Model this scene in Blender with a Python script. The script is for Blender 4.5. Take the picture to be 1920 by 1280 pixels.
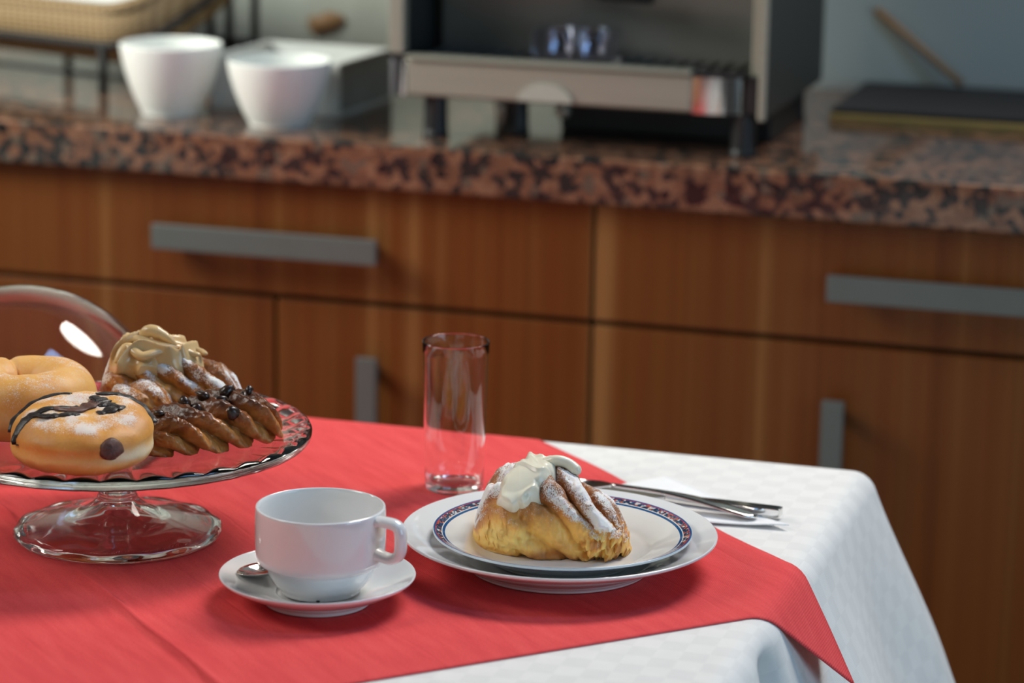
import bpy, bmesh, math, random
import numpy as np
from mathutils import Matrix, Vector, noise as mnoise

random.seed(7)
S = bpy.context.scene
COL = S.collection
for o in list(bpy.data.objects):
    bpy.data.objects.remove(o)

# ------------------------------------------------------------------ camera
yaw, pitch, roll = math.radians(16.5), math.atan(1275 / 5400), math.radians(1.0)
fw = Vector((-math.sin(yaw) * math.cos(pitch), math.cos(yaw) * math.cos(pitch), -math.sin(pitch)))
r0 = Vector((math.cos(yaw), math.sin(yaw), 0))
u0 = r0.cross(fw)
rr_ = math.cos(roll) * r0 + math.sin(roll) * u0
uu_ = -math.sin(roll) * r0 + math.cos(roll) * u0
cd = bpy.data.cameras.new('camera')
cam = bpy.data.objects.new('camera', cd)
COL.objects.link(cam)
M = Matrix((rr_, uu_, -fw)).transposed().to_4x4()
M.translation = Vector((0.5581, -2.0193, 1.400))
cam.matrix_world = M
cd.sensor_width = 36.0
cd.lens = 5400 / 1920 * 36
cd.clip_start = 0.05
cd.dof.use_dof = True
cd.dof.focus_distance = 2.12
cd.dof.aperture_fstop = 4.4
S.camera = cam

# ------------------------------------------------------------------ world, lights, exposure
w = bpy.data.worlds.new('room_ambient')
S.world = w
w.use_nodes = True
bg = w.node_tree.nodes['Background']
bg.inputs[0].default_value = (0.88, 0.92, 0.92, 1)
bg.inputs[1].default_value = 0.045


def area_light(name, loc, target, power, color, shape='DISK', sx=0.8, sy=None, spread=180):
    l = bpy.data.lights.new(name, 'AREA')
    l.energy = power
    l.color = color
    l.shape = shape
    l.size = sx
    if sy:
        l.size_y = sy
    l.spread = math.radians(spread)
    o = bpy.data.objects.new(name, l)
    COL.objects.link(o)
    o.location = loc
    o.rotation_euler = (Vector(target) - Vector(loc)).to_track_quat('-Z', 'Y').to_euler()
    return o


area_light('studio_softbox', (0.42, 1.33, 2.55), (-0.2, 0.0, 0.78), 22.5, (1.0, 0.94, 0.86), 'DISK', 1.15, spread=100)
area_light('skylight_pane', (0.55, 0.02, 2.85), (-0.2, 0.0, 0.8), 4.0, (0.30, 0.55, 1.0), 'RECTANGLE', 0.34, 0.5)
area_light('skylight_pane', (0.93, 0.02, 2.72), (-0.2, 0.0, 0.8), 4.0, (0.30, 0.55, 1.0), 'RECTANGLE', 0.34, 0.5)
area_light('window_daylight', (1.85, -0.55, 1.12), (0.0, 0.0, 0.8), 10, (0.52, 0.78, 1.0), 'RECTANGLE', 1.0, 0.8)
area_light('front_fill', (0.1, -3.4, 1.25), (-0.1, 0.0, 0.8), 5.0, (0.90, 1.0, 0.98), 'RECTANGLE', 1.8, 1.0)  # added unseen fill lamp, brightens the cup front from the camera side
area_light('left_fill', (-1.5, -0.75, 2.1), (-0.35, -0.25, 0.75), 4.2, (1.0, 0.96, 0.90), 'RECTANGLE', 0.7, 0.7, spread=100)  # added fill lamp without a known source, lifts the front-left of the table
area_light('counter_fill', (-1.75, 0.35, 1.75), (-0.68, 1.0, 0.97), 8, (0.98, 1.0, 0.92), 'RECTANGLE', 0.6, 0.6, spread=85)  # unseen lamp added to brighten the bowls and the wall behind them

S.cycles.max_bounces = 28
S.cycles.transmission_bounces = 28
S.cycles.glossy_bounces = 12
S.view_settings.view_transform = 'Standard'
S.view_settings.look = 'None'
S.view_settings.gamma = 1.0
S.view_settings.use_curve_mapping = False
S.view_settings.exposure = 0.0


# ------------------------------------------------------------------ helpers
def tag(o, label=None, cat=None, group=None, kind=None):
    if label: o['label'] = label
    if cat: o['category'] = cat
    if group: o['group'] = group
    if kind: o['kind'] = kind
    return o


def empty(name, loc=(0, 0, 0), rz=0.0, label=None, cat=None, group=None):
    o = bpy.data.objects.new(name, None)
    o.empty_display_size = 0.02
    COL.objects.link(o)
    o.location = loc
    o.rotation_euler = (0, 0, rz)
    return tag(o, label, cat, group)


def mesh_obj(name, V, F, mat, parent=None, smooth=True, uv=None, attrs=None, loc=None):
    me = bpy.data.meshes.new(name)
    me.from_pydata([tuple(v) for v in V], [], [tuple(f) for f in F])
    me.update()
    bm = bmesh.new(); bm.from_mesh(me)
    bmesh.ops.recalc_face_normals(bm, faces=bm.faces)
    if attrs is None and uv is None:
        bmesh.ops.remove_doubles(bm, verts=bm.verts, dist=1e-7)
        bmesh.ops.recalc_face_normals(bm, faces=bm.faces)
    if all(e.is_manifold for e in bm.edges) and bm.calc_volume(signed=True) < 0:
        bmesh.ops.reverse_faces(bm, faces=bm.faces)
    bm.to_mesh(me); bm.free()
    if smooth:
        me.polygons.foreach_set('use_smooth', [True] * len(me.polygons))
    if uv is not None:
        lay = me.uv_layers.new(name='UVMap')
        idx = np.empty(len(me.loops), dtype=np.int32)
        me.loops.foreach_get('vertex_index', idx)
        lay.data.foreach_set('uv', np.asarray(uv, dtype=np.float32)[idx].ravel())
    if attrs:
        for k, a in attrs.items():
            at = me.attributes.new(k, 'FLOAT', 'POINT')
            at.data.foreach_set('value', np.asarray(a, dtype=np.float32))
    me.materials.append(mat)
    o = bpy.data.objects.new(name, me)
    COL.objects.link(o)
    if parent: o.parent = parent
    if loc: o.location = loc
    return o


def bm_obj(name, bm, mat, parent=None, smooth=False, bevel=0.0, seg=2, loc=None, rot=None):
    bmesh.ops.recalc_face_normals(bm, faces=bm.faces)
    me = bpy.data.meshes.new(name)
    bm.to_mesh(me); bm.free()
    me.materials.append(mat)
    o = bpy.data.objects.new(name, me)
    COL.objects.link(o)
    if smooth or bevel:
        me.polygons.foreach_set('use_smooth', [True] * len(me.polygons))
    if bevel:
        m = o.modifiers.new('bevel', 'BEVEL'); m.width = bevel; m.segments = seg
        m.limit_method = 'ANGLE'; m.harden_normals = True
    if parent: o.parent = parent
    if loc: o.location = loc
    if rot: o.rotation_euler = rot
    return o


def add_box(bm, x0, x1, y0, y1, z0, z1):
    v = [bm.verts.new(p) for p in ((x0, y0, z0), (x1, y0, z0), (x1, y1, z0), (x0, y1, z0),
                                   (x0, y0, z1), (x1, y0, z1), (x1, y1, z1), (x0, y1, z1))]
    for f in ((0, 3, 2, 1), (4, 5, 6, 7), (0, 1, 5, 4), (1, 2, 6, 5), (2, 3, 7, 6), (3, 0, 4, 7)):
        bm.faces.new([v[i] for i in f])


def box(name, x0, x1, y0, y1, z0, z1, mat, parent=None, bevel=0.002, seg=2):
    bm = bmesh.new(); add_box(bm, x0, x1, y0, y1, z0, z1)
    return bm_obj(name, bm, mat, parent, bevel=bevel, seg=seg)


def lathe(profile, n=96, wave=None):
    """closed profile (r,z); r==0 endpoints become poles. wave(i_profile, phi)->(dr,dz)"""
    V, F, rings = [], [], []
    for i, (r, z) in enumerate(profile):
        if r < 1e-7:
            rings.append([len(V)]); V.append((0, 0, z)); continue
        ring = []
        for k in range(n):
            a = 2 * math.pi * k / n
            dr, dz = wave(i, a) if wave else (0, 0)
            ring.append(len(V)); V.append(((r + dr) * math.cos(a), (r + dr) * math.sin(a), z + dz))
        rings.append(ring)
    for A, B in zip(rings[:-1], rings[1:]):
        for k in range(n):
            k2 = (k + 1) % n
            if len(A) == 1 and len(B) == 1: continue
            if len(A) == 1: F.append((A[0], B[k], B[k2]))
            elif len(B) == 1: F.append((A[k], A[k2], B[0]))
            else: F.append((A[k], A[k2], B[k2], B[k]))
    return V, F


def smooth_profile(pts, n=6):
    """Catmull-Rom resample of an (r,z) polyline"""
    P = [Vector((p[0], p[1], 0)) for p in pts]
    out = []
    for i in range(len(P) - 1):
        a, b, c, d = P[max(i - 1, 0)], P[i], P[i + 1], P[min(i + 2, len(P) - 1)]
        for k in range(n):
            t = k / n
            q = 0.5 * ((2 * b) + (c - a) * t + (2 * a - 5 * b + 4 * c - d) * t * t + (-a + 3 * b - 3 * c + d) * t ** 3)
            out.append((max(q.x, 0.0), q.y))
    out.append((pts[-1][0], pts[-1][1]))
    return out


def tube(path, radius, n=10, cap=True, flat=None, side=None):
    """tube along 3D points; radius number or list; flat=(sx,sz) scales the section"""
    P = [Vector(p) for p in path]
    V, F = [], []
    up = Vector((0, 0, 1))
    m = len(P)
    for i, p in enumerate(P):
        t = (P[min(i + 1, m - 1)] - P[max(i - 1, 0)]).normalized()
        s = Vector(side) if side is not None else t.cross(up)
        if s.length < 1e-3: s = t.cross(Vector((0, 1, 0)))
        s.normalize(); b = s.cross(t).normalized()
        R = radius[i] if hasattr(radius, '__len__') else radius
        fx, fz = flat[i] if flat and hasattr(flat[0], '__len__') else (flat or (1, 1))
        for k in range(n):
            a = 2 * math.pi * k / n
            V.append(p + s * (math.cos(a) * R * fx) + b * (math.sin(a) * R * fz))
    for i in range(m - 1):
        for k in range(n):
            k2 = (k + 1) % n
            F.append((i * n + k, i * n + k2, (i + 1) * n + k2, (i + 1) * n + k))
    if cap:
        F.append(tuple(range(n))[::-1]); F.append(tuple((m - 1) * n + k for k in range(n)))
    return V, F


def spline(pts, n=8):
    P = [Vector(p) for p in pts]
    out = []
    for i in range(len(P) - 1):
        a, b, c, d = P[max(i - 1, 0)], P[i], P[i + 1], P[min(i + 2, len(P) - 1)]
        for k in range(n):
            t = k / n
            out.append(0.5 * ((2 * b) + (c - a) * t + (2 * a - 5 * b + 4 * c - d) * t * t + (-a + 3 * b - 3 * c + d) * t ** 3))
    out.append(P[-1])
    return out


def nz(x, y, z, s=1.0, off=0.0):
    return mnoise.noise(Vector((x * s + off, y * s + off * 1.7, z * s - off)))


def sstep(a, b, x):
    t = min(max((x - a) / (b - a), 0.0), 1.0)
    return t * t * (3 - 2 * t)


# ------------------------------------------------------------------ materials
class NT:
    def __init__(self, name):
        self.m = bpy.data.materials.new(name)
        self.m.use_nodes = True
        self.t = self.m.node_tree
        self.b = self.t.nodes['Principled BSDF']

    def n(self, kind, **kw):
        nd = self.t.nodes.new(kind)
        for k, v in kw.items():
            if k in nd.inputs: nd.inputs[k].default_value = v
            else: setattr(nd, k, v)
        return nd

    def l(self, a, b):
        self.t.links.new(a, b)

    def set(self, **kw):
        for k, v in kw.items():
            k = k.replace('_', ' ')
            self.b.inputs[k].default_value = v
        return self

    def ramp(self, fac, stops, interp='LINEAR'):
        r = self.t.nodes.new('ShaderNodeValToRGB')
        r.color_ramp.interpolation = interp
        e = r.color_ramp.elements
        while len(e) < len(stops): e.new(0.5)
        for el, (p, c) in zip(e, stops):
            el.position = p; el.color = (*c, 1) if len(c) == 3 else c
        self.l(fac, r.inputs[0])
        return r.outputs[0]

    def math(self, op, a, b=None, c=None, clamp=False):
        nd = self.t.nodes.new('ShaderNodeMath'); nd.operation = op; nd.use_clamp = clamp
        for i, x in enumerate((a, b, c)):
            if x is None: continue
            if isinstance(x, (int, float)): nd.inputs[i].default_value = x
            else: self.l(x, nd.inputs[i])
        return nd.outputs[0]

    def mix(self, fac, a, b, blend='MIX'):
        nd = self.t.nodes.new('ShaderNodeMix'); nd.data_type = 'RGBA'; nd.blend_type = blend
        for i, x in ((0, fac), (6, a), (7, b)):
            if isinstance(x, (int, float)): nd.inputs[i].default_value = x
            elif isinstance(x, tuple): nd.inputs[i].default_value = (*x, 1)
            else: self.l(x, nd.inputs[i])
        return nd.outputs[2]

    def coord(self, which='Object', scale=(1, 1, 1), rot=(0, 0, 0)):
        tc = self.t.nodes.new('ShaderNodeTexCoord')
        mp = self.t.nodes.new('ShaderNodeMapping')
        mp.inputs['Scale'].default_value = scale
        mp.inputs['Rotation'].default_value = rot
        self.l(tc.outputs[which], mp.inputs[0])
        return mp.outputs[0]

    def noise(self, vec, scale, detail=3, rough=0.5):
        nd = self.n('ShaderNodeTexNoise')
        nd.inputs['Scale'].default_value = scale
        nd.inputs['Detail'].default_value = detail
        nd.inputs['Roughness'].default_value = rough
        if vec is not None: self.l(vec, nd.inputs['Vector'])
        return nd.outputs['Fac']

    def bump(self, h, strength=0.3, dist=0.001):
        nd = self.n('ShaderNodeBump')
        nd.inputs['Strength'].default_value = strength
        nd.inputs['Distance'].default_value = dist
        self.l(h, nd.inputs['Height'])
        self.l(nd.outputs[0], self.b.inputs['Normal'])


def plain(name, col, rough=0.5, metal=0.0, var=0.06, scale=30, coat=0.0, bump=0.0):
    t = NT(name)
    t.set(Roughness=rough, Metallic=metal, Coat_Weight=coat)
    f = t.noise(t.coord(), scale, 3)
    c2 = tuple(x * (1 - var) for x in col); c1 = tuple(min(x * (1 + var), 1) for x in col)
    t.l(t.ramp(f, [(0.3, c2), (0.7, c1)]), t.b.inputs['Base Color'])
    if bump: t.bump(f, bump, 0.001)
    return t.m


def glass_mat(name, tint=(1, 1, 1), ior=1.46, rough=0.0):
    t = NT(name)
    t.set(Roughness=rough, IOR=ior, Transmission_Weight=1.0)
    f = t.noise(t.coord(), 12, 2)
    t.l(t.ramp(f, [(0, tuple(x * 0.99 for x in tint)), (1, tint)]), t.b.inputs['Base Color'])
    return t.m


def mat_wood():
    t = NT('cabinet_wood'); t.set(Roughness=0.42, Specular_IOR_Level=0.25)
    v = t.coord('Object', (24, 6, 0.22))
    f1 = t.noise(v, 1.0, 4, 0.55)
    v2 = t.coord('Object', (170, 40, 0.9))
    f2 = t.noise(v2, 1.0, 3, 0.6)
    c = t.ramp(f1, [(0.28, (0.105, 0.025, 0.004)), (0.42, (0.165, 0.045, 0.0075)), (0.54, (0.180, 0.058, 0.011)), (0.64, (0.30, 0.135, 0.042))])
    g = t.ramp(f2, [(0.3, (0.80, 0.78, 0.75)), (0.65, (1, 1, 1))])
    t.l(t.mix(1.0, c, g, 'MULTIPLY'), t.b.inputs['Base Color'])
    t.bump(f2, 0.08, 0.0005)
    return t.m


def mat_granite():
    t = NT('polished_granite'); t.set(Roughness=0.08, Specular_IOR_Level=0.35)
    co = t.coord()
    warp = t.n('ShaderNodeTexNoise'); warp.inputs['Scale'].default_value = 70; t.l(co, warp.inputs['Vector'])
    mx = t.n('ShaderNodeMix', data_type='VECTOR'); mx.inputs[0].default_value = 0.012
    t.l(co, mx.inputs[4]); t.l(warp.outputs['Color'], mx.inputs[5])
    vo = t.n('ShaderNodeTexVoronoi'); vo.inputs['Scale'].default_value = 105; t.l(mx.outputs[1], vo.inputs['Vector'])
    sep = t.n('ShaderNodeSeparateColor'); t.l(vo.outputs['Color'], sep.inputs[0])
    c = t.ramp(sep.outputs[0], [(0.0, (0.22, 0.105, 0.062)), (0.28, (0.28, 0.145, 0.088)), (0.42, (0.16, 0.080, 0.050)), (0.52, (0.15, 0.11, 0.082)), (0.60, (0.030, 0.030, 0.028)), (0.90, (0.018, 0.018, 0.018))], 'CONSTANT')
    f = t.noise(co, 420, 2)
    c = t.mix(1.0, c, t.ramp(f, [(0.35, (0.6, 0.58, 0.56)), (0.62, (1, 1, 1))]), 'MULTIPLY')
    t.l(c, t.b.inputs['Base Color'])
    return t.m


def mat_damask():
    t = NT('white_damask_cloth'); t.set(Roughness=0.75, Sheen_Weight=0.15)
    v = t.coord('UV', (1, 1, 1))
    ck = t.n('ShaderNodeTexChecker'); ck.inputs['Scale'].default_value = 55
    ck.inputs[1].default_value = (0.80, 0.795, 0.775, 1); ck.inputs[2].default_value = (0.755, 0.75, 0.735, 1)
    t.l(v, ck.inputs[0])
    wv = t.n('ShaderNodeTexWave'); wv.inputs['Scale'].default_value = 260; t.l(v, wv.inputs[0])
    f = t.noise(v, 45, 3)
    c = t.mix(1.0, ck.outputs[0], t.ramp(f, [(0.3, (0.95, 0.95, 0.95)), (0.7, (1, 1, 1))]), 'MULTIPLY')
    t.l(c, t.b.inputs['Base Color'])
    t.bump(t.math('ADD', wv.outputs['Fac'], t.math('MULTIPLY', ck.outputs['Fac'], 1.2)), 0.25, 0.0004)
    return t.m


def mat_red():
    t = NT('red_overlay_cloth'); t.set(Roughness=0.9, Specular_IOR_Level=0.15)
    v = t.coord('UV', (1, 1, 1))
    st = t.coord('UV', (14, 90, 1))
    f = t.noise(st, 1.0, 4, 0.6)
    f3 = t.noise(v, 600, 2)
    c = t.ramp(f, [(0.25, (0.70, 0.068, 0.074)), (0.5, (0.78, 0.087, 0.089)), (0.75, (0.84, 0.110, 0.109))])
    c = t.mix(1.0, c, t.ramp(f3, [(0.3, (0.88, 0.86, 0.86)), (0.7, (1, 1, 1))]), 'MULTIPLY')
    t.l(c, t.b.inputs['Base Color'])
    wv = t.n('ShaderNodeTexWave'); wv.inputs['Scale'].default_value = 330
    wv.bands_direction = 'DIAGONAL'; t.l(v, wv.inputs[0])
    # pressed fold lines running across the cloth
    sp = t.n('ShaderNodeSeparateXYZ'); t.l(v, sp.inputs[0])
    wob = t.math('MULTIPLY', t.noise(v, 9, 2), 0.02)
    fr = t.math('FRACT', t.math('MULTIPLY', t.math('ADD', sp.outputs[1], wob), 13.0))
    ln = t.math('SUBTRACT', 1.0, t.math('MULTIPLY', t.math('ABSOLUTE', t.math('SUBTRACT', fr, 0.5)), 40.0), clamp=True)
    h = t.math('ADD', t.math('MULTIPLY', wv.outputs['Fac'], 0.5), t.math('ADD', t.math('MULTIPLY', f, 1.0), t.math('MULTIPLY', ln, -0.9)))
    t.bump(h, 0.5, 0.0006)
    return t.m


def mat_pastry(name, stops, sugar_amt=1.0, rough=0.5, grain=900, bump=0.35, coat=0.0, sss=0.40):
    """colour from the 'bake' attribute, powdered sugar from the 'sugar' attribute"""
    t = NT(name); t.set(Roughness=rough, Coat_Weight=coat, Coat_Roughness=0.2)
    t.b.inputs['Subsurface Weight'].default_value = sss
    t.b.inputs['Subsurface Radius'].default_value = (0.009, 0.0045, 0.0016)
    t.b.inputs['Subsurface Scale'].default_value = 0.6
    co = t.coord()
    at = t.n('ShaderNodeAttribute'); at.attribute_name = 'bake'
    su = t.n('ShaderNodeAttribute'); su.attribute_name = 'sugar'
    f1 = t.noise(co, 90, 5, 0.6)
    f2 = t.noise(co, 420, 3, 0.6)
    b = t.math('ADD', at.outputs['Fac'], t.math('MULTIPLY', t.math('SUBTRACT', f1, 0.5), 0.30))
    b = t.math('ADD', b, t.math('MULTIPLY', t.math('SUBTRACT', f2, 0.5), 0.14), clamp=True)
    c = t.ramp(b, stops)
    fg = t.noise(co, grain, 2, 0.7)
    fm = t.noise(co, 160, 3, 0.6)
    sm = t.math('ADD', su.outputs['Fac'], t.math('MULTIPLY', t.math('SUBTRACT', fg, 0.5), 1.5))
    sm = t.math('ADD', sm, t.math('MULTIPLY', t.math('SUBTRACT', fm, 0.5), 0.9))
    sm = t.math('MULTIPLY', t.math('SUBTRACT', sm, 0.5), 3.0, clamp=True)
    sm = t.math('MULTIPLY', sm, sugar_amt)
    t.l(t.mix(sm, c, (0.80, 0.79, 0.78)), t.b.inputs['Base Color'])
    t.l(t.math('ADD', rough, t.math('MULTIPLY', sm, 0.4), clamp=True), t.b.inputs['Roughness'])
    h = t.math('ADD', t.math('MULTIPLY', f1, 1.0), t.math('ADD', t.math('MULTIPLY', f2, 0.5), t.math('MULTIPLY', sm, 0.4)))
    t.bump(h, bump, 0.0018)
    return t.m


def mat_cream(name, col, rough=0.28):
    t = NT(name); t.set(Roughness=rough, Coat_Weight=0.25, Coat_Roughness=0.15)
    t.b.inputs['Subsurface Weight'].default_value = 0.25
    t.b.inputs['Subsurface Radius'].default_value = (0.004, 0.003, 0.002)
    t.b.inputs['Subsurface Scale'].default_value = 0.6
    f = t.noise(t.coord(), 70, 3)
    t.l(t.ramp(f, [(0.3, tuple(x * 0.92 for x in col)), (0.7, col)]), t.b.inputs['Base Color'])
    t.bump(f, 0.15, 0.001)
    return t.m


def mat_patterned_plate():
    t = NT('porcelain_with_blue_band'); t.set(Roughness=0.12, Coat_Weight=0.4, Coat_Roughness=0.03)
    tc = t.n('ShaderNodeTexCoord')
    sp = t.n('ShaderNodeSeparateXYZ'); t.l(tc.outputs['Object'], sp.inputs[0])
    r = t.math('SQRT', t.math('ADD', t.math('POWER', sp.outputs[0], 2.0), t.math('POWER', sp.outputs[1], 2.0)))
    an = t.math('ARCTAN2', sp.outputs[1], sp.outputs[0])
    rn = t.math('MULTIPLY', r, 1 / 0.096)
    # motif cells around the band
    cb = t.n('ShaderNodeCombineXYZ')
    t.l(t.math('MULTIPLY', an, 48.0), cb.inputs[0]); t.l(t.math('MULTIPLY', rn, 66.0), cb.inputs[1])
    vo = t.n('ShaderNodeTexVoronoi'); vo.inputs['Scale'].default_value = 1.0; t.l(cb.outputs[0], vo.inputs['Vector'])
    sc = t.n('ShaderNodeSeparateColor'); t.l(vo.outputs['Color'], sc.inputs[0])
    mot = t.ramp(sc.outputs[0], [(0, (0.02, 0.045, 0.10)), (0.36, (0.50, 0.12, 0.06)), (0.58, (0.03, 0.05, 0.09)), (0.76, (0.60, 0.63, 0.63)), (0.88, (0.05, 0.12, 0.25))], 'CONSTANT')
    white = (0.76, 0.755, 0.72)
    blue = (0.008, 0.085, 0.24)
    c = t.ramp(rn, [(0, white), (0.905, blue), (0.925, white), (0.933, (1, 0, 0)), (0.978, blue), (0.995, (0.55, 0.62, 0.66))], 'CONSTANT')
    isb = t.math('MULTIPLY', t.math('GREATER_THAN', rn, 0.933), t.math('LESS_THAN', rn, 0.978))
    # only the upper face is printed
    t.l(t.mix(isb, c, mot), t.b.inputs['Base Color'])
    return t.m


def mat_wicker():
    t = NT('wicker'); t.set(Roughness=0.6)
    v = t.coord('Object', (1, 1, 1))
    wv = t.n('ShaderNodeTexWave'); wv.inputs['Scale'].default_value = 55; wv.bands_direction = 'Z'; t.l(v, wv.inputs[0])
    w2 = t.n('ShaderNodeTexWave'); w2.inputs['Scale'].default_value = 30; w2.bands_direction = 'X'; t.l(v, w2.inputs[0])
    h = t.math('MULTIPLY', wv.outputs['Fac'], w2.outputs['Fac'])
    t.l(t.ramp(h, [(0.0, (0.24, 0.15, 0.065)), (0.5, (0.42, 0.29, 0.14)), (1.0, (0.50, 0.37, 0.20))]), t.b.inputs['Base Color'])
    t.bump(h, 0.8, 0.002)
    return t.m


def mat_steel(name, col=(0.40, 0.40, 0.33), rough=0.5, metal=0.6):
    t = NT(name); t.set(Metallic=metal, Roughness=rough)
    f = t.noise(t.coord('Object', (4, 200, 200)), 1.0, 3)
    t.l(t.ramp(f, [(0.3, tuple(x * 0.93 for x in col)), (0.7, col)]), t.b.inputs['Base Color'])
    return t.m


def mat_wall():
    t = NT('painted_wall'); t.set(Roughness=0.8)
    f = t.noise(t.coord(), 6, 4)
    t.l(t.ramp(f, [(0.3, (0.50, 0.535, 0.47)), (0.7, (0.54, 0.575, 0.51))]), t.b.inputs['Base Color'])
    t.bump(t.noise(t.coord(), 220, 2), 0.1, 0.0006)
    return t.m


def mat_floor():
    t = NT('floor_tiles'); t.set(Roughness=0.35)
    br = t.n('ShaderNodeTexBrick'); br.offset = 0
    br.inputs['Scale'].default_value = 1.0
    br.inputs['Brick Width'].default_value = 0.4; br.inputs['Row Height'].default_value = 0.4
    br.inputs['Mortar Size'].default_value = 0.004
    br.inputs['Color1'].default_value = (0.36, 0.30, 0.25, 1); br.inputs['Color2'].default_value = (0.33, 0.28, 0.23, 1)
    br.inputs['Mortar'].default_value = (0.2, 0.18, 0.16, 1)
    t.l(t.coord(), br.inputs[0]); t.l(br.outputs[0], t.b.inputs['Base Color'])
    return t.m


PORC = NT('white_porcelain'); PORC.set(Roughness=0.10, Coat_Weight=0.5, Coat_Roughness=0.03)
_f = PORC.noise(PORC.coord(), 20, 2)
PORC.l(PORC.ramp(_f, [(0.3, (0.775, 0.785, 0.785)), (0.7, (0.795, 0.80, 0.80))]), PORC.b.inputs['Base Color'])
PORC = PORC.m
BOWLW = plain('satin_white_ceramic', (0.86, 0.88, 0.84), 0.3, var=0.02)
WOOD, GRANITE, DAMASK, RED = mat_wood(), mat_granite(), mat_damask(), mat_red()
GLASS = glass_mat('clear_glass', (0.985, 0.995, 0.99), 1.46)
GLASS_STAND = glass_mat('pressed_glass', (0.955, 0.985, 0.97), 1.48)
STEEL, CHROME = mat_steel('brushed_steel'), mat_steel('polished_steel', (0.78, 0.77, 0.75), 0.09, 1.0)
DARKSTEEL = mat_steel('dim_steel', (0.22, 0.22, 0.20), 0.45)
HANDLE = plain('satin_aluminium', (0.125, 0.14, 0.13), 0.5, 0.2, 0.03)
BLACK = plain('black_plastic', (0.012, 0.012, 0.013), 0.45)
BLACKG = plain('matt_black_slab', (0.006, 0.006, 0.008), 0.75)
BLACKW = plain('black_wire', (0.006, 0.006, 0.006), 0.7)
DARKPANEL = plain('dark_side_panel', (0.028, 0.029, 0.025), 0.5)
WICKER, WALL, FLOORM = mat_wicker(), mat_wall(), mat_floor()
CARD = plain('white_card', (0.66, 0.68, 0.66), 0.7, var=0.03)
CARDGREY = plain('grey_card', (0.30, 0.30, 0.28), 0.7, var=0.03)
PAPER = plain('white_paper', (0.84, 0.85, 0.86), 0.85, var=0.02, scale=60, bump=0.05)
CLOTHW = plain('white_lining', (0.78, 0.79, 0.76), 0.85, var=0.05)
BRASS = plain('brass_strip', (0.40, 0.29, 0.10), 0.4, 0.5)
TANWOOD = plain('tan_wood', (0.36, 0.20, 0.09), 0.6, var=0.2)
CREAMW = mat_cream('white_cream', (0.86, 0.82, 0.66))
CREAMT = mat_cream('coffee_cream', (0.72, 0.50, 0.24))
CHOC = plain('dark_chocolate', (0.028, 0.012, 0.007), 0.32, var=0.3, coat=0.15, scale=300, bump=0.3)
CHOCFILL = plain('chocolate_filling', (0.11, 0.045, 0.03), 0.55, var=0.35, scale=300, bump=0.5)
GREYBLACK = plain('cup_notch_shade', (0.02, 0.02, 0.02), 0.6)
CARCASS = plain('cabinet_board', (0.10, 0.045, 0.02), 0.6)
ACRYLIC = glass_mat('clear_acrylic', (0.90, 0.90, 0.96), 1.3)

STOPS = [(0.0, (0.93, 0.66, 0.21)), (0.22, (0.88, 0.50, 0.12)), (0.45, (0.62, 0.27, 0.065)), (0.70, (0.36, 0.13, 0.032)), (1.0, (0.13, 0.042, 0.012))]
M_CROI = mat_pastry('croissant_crust', STOPS)
M_CROI2 = mat_pastry('flaky_croissant_crust', [(0.0, (0.82, 0.57, 0.20)), (0.22, (0.74, 0.42, 0.12)), (0.45, (0.56, 0.25, 0.065)), (0.70, (0.33, 0.12, 0.03)), (1.0, (0.13, 0.042, 0.012))], rough=0.38)
M_BRAID = mat_pastry('glazed_braid_crust', [(0.0, (0.64, 0.31, 0.085)), (0.25, (0.46, 0.17, 0.04)), (0.5, (0.28, 0.09, 0.02)), (0.75, (0.12, 0.035, 0.010)), (1.0, (0.045, 0.014, 0.007))], sugar_amt=0.25, rough=0.34, coat=0.22, bump=0.45, sss=0.15)
M_DOUGH = mat_pastry('fried_dough', [(0.0, (0.84, 0.70, 0.46)), (0.25, (0.85, 0.54, 0.20)), (0.5, (0.78, 0.38, 0.085)), (0.75, (0.62, 0.25, 0.04)), (1.0, (0.34, 0.11, 0.02))], sugar_amt=0.75, grain=1100, bump=0.2)

# ------------------------------------------------------------------ the setting
T = 0.747          # height of the laid table surface
CT = 0.900         # counter top height


def structure(o): return tag(o, kind='structure')


structure(box('floor', -3.2, 2.6, -3.6, 1.46, -0.04, 0.0, FLOORM, bevel=0))
structure(box('wall_back', -3.2, 2.6, 1.43, 1.53, 0.0, 2.7, WALL, bevel=0))

# ---- fitted base cabinets
FY = 0.845         # plane of the fronts


def cabinet(x0, x1, label, doors, drawer_handle, door_handles):
    c = empty('base_cabinet', ((x0 + x1) / 2, 1.10, 0), label=label, cat='cabinet')
    ox, oy = (x0 + x1) / 2, 1.10
    g = 0.002

    def bx(name, a, b, y0, y1, z0, z1, mat, par=c, bev=0.0015):
        return box(name, a - ox, b - ox, y0 - oy, y1 - oy, z0, z1, mat, par, bev)
    bx('carcass', x0 + 0.001, x1 - 0.001, FY + 0.021, 1.425, 0.10, 0.851, CARCASS)
    bx('plinth', x0 + 0.001, x1 - 0.001, FY + 0.07, 1.40, 0.0, 0.099, CARCASS)
    d = bx('drawer_front', x0 + g, x1 - g, FY, FY + 0.0195, 0.7255, 0.850, WOOD)
    handle(d, ox, oy, drawer_handle, 'h')
    for (a, b), hx in zip(doors, door_handles):
        dd = bx('door', a + g, b - g, FY, FY + 0.0195, 0.102, 0.7195, WOOD)
        if hx is not None: handle(dd, ox, oy, hx, 'v')
    return c


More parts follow.
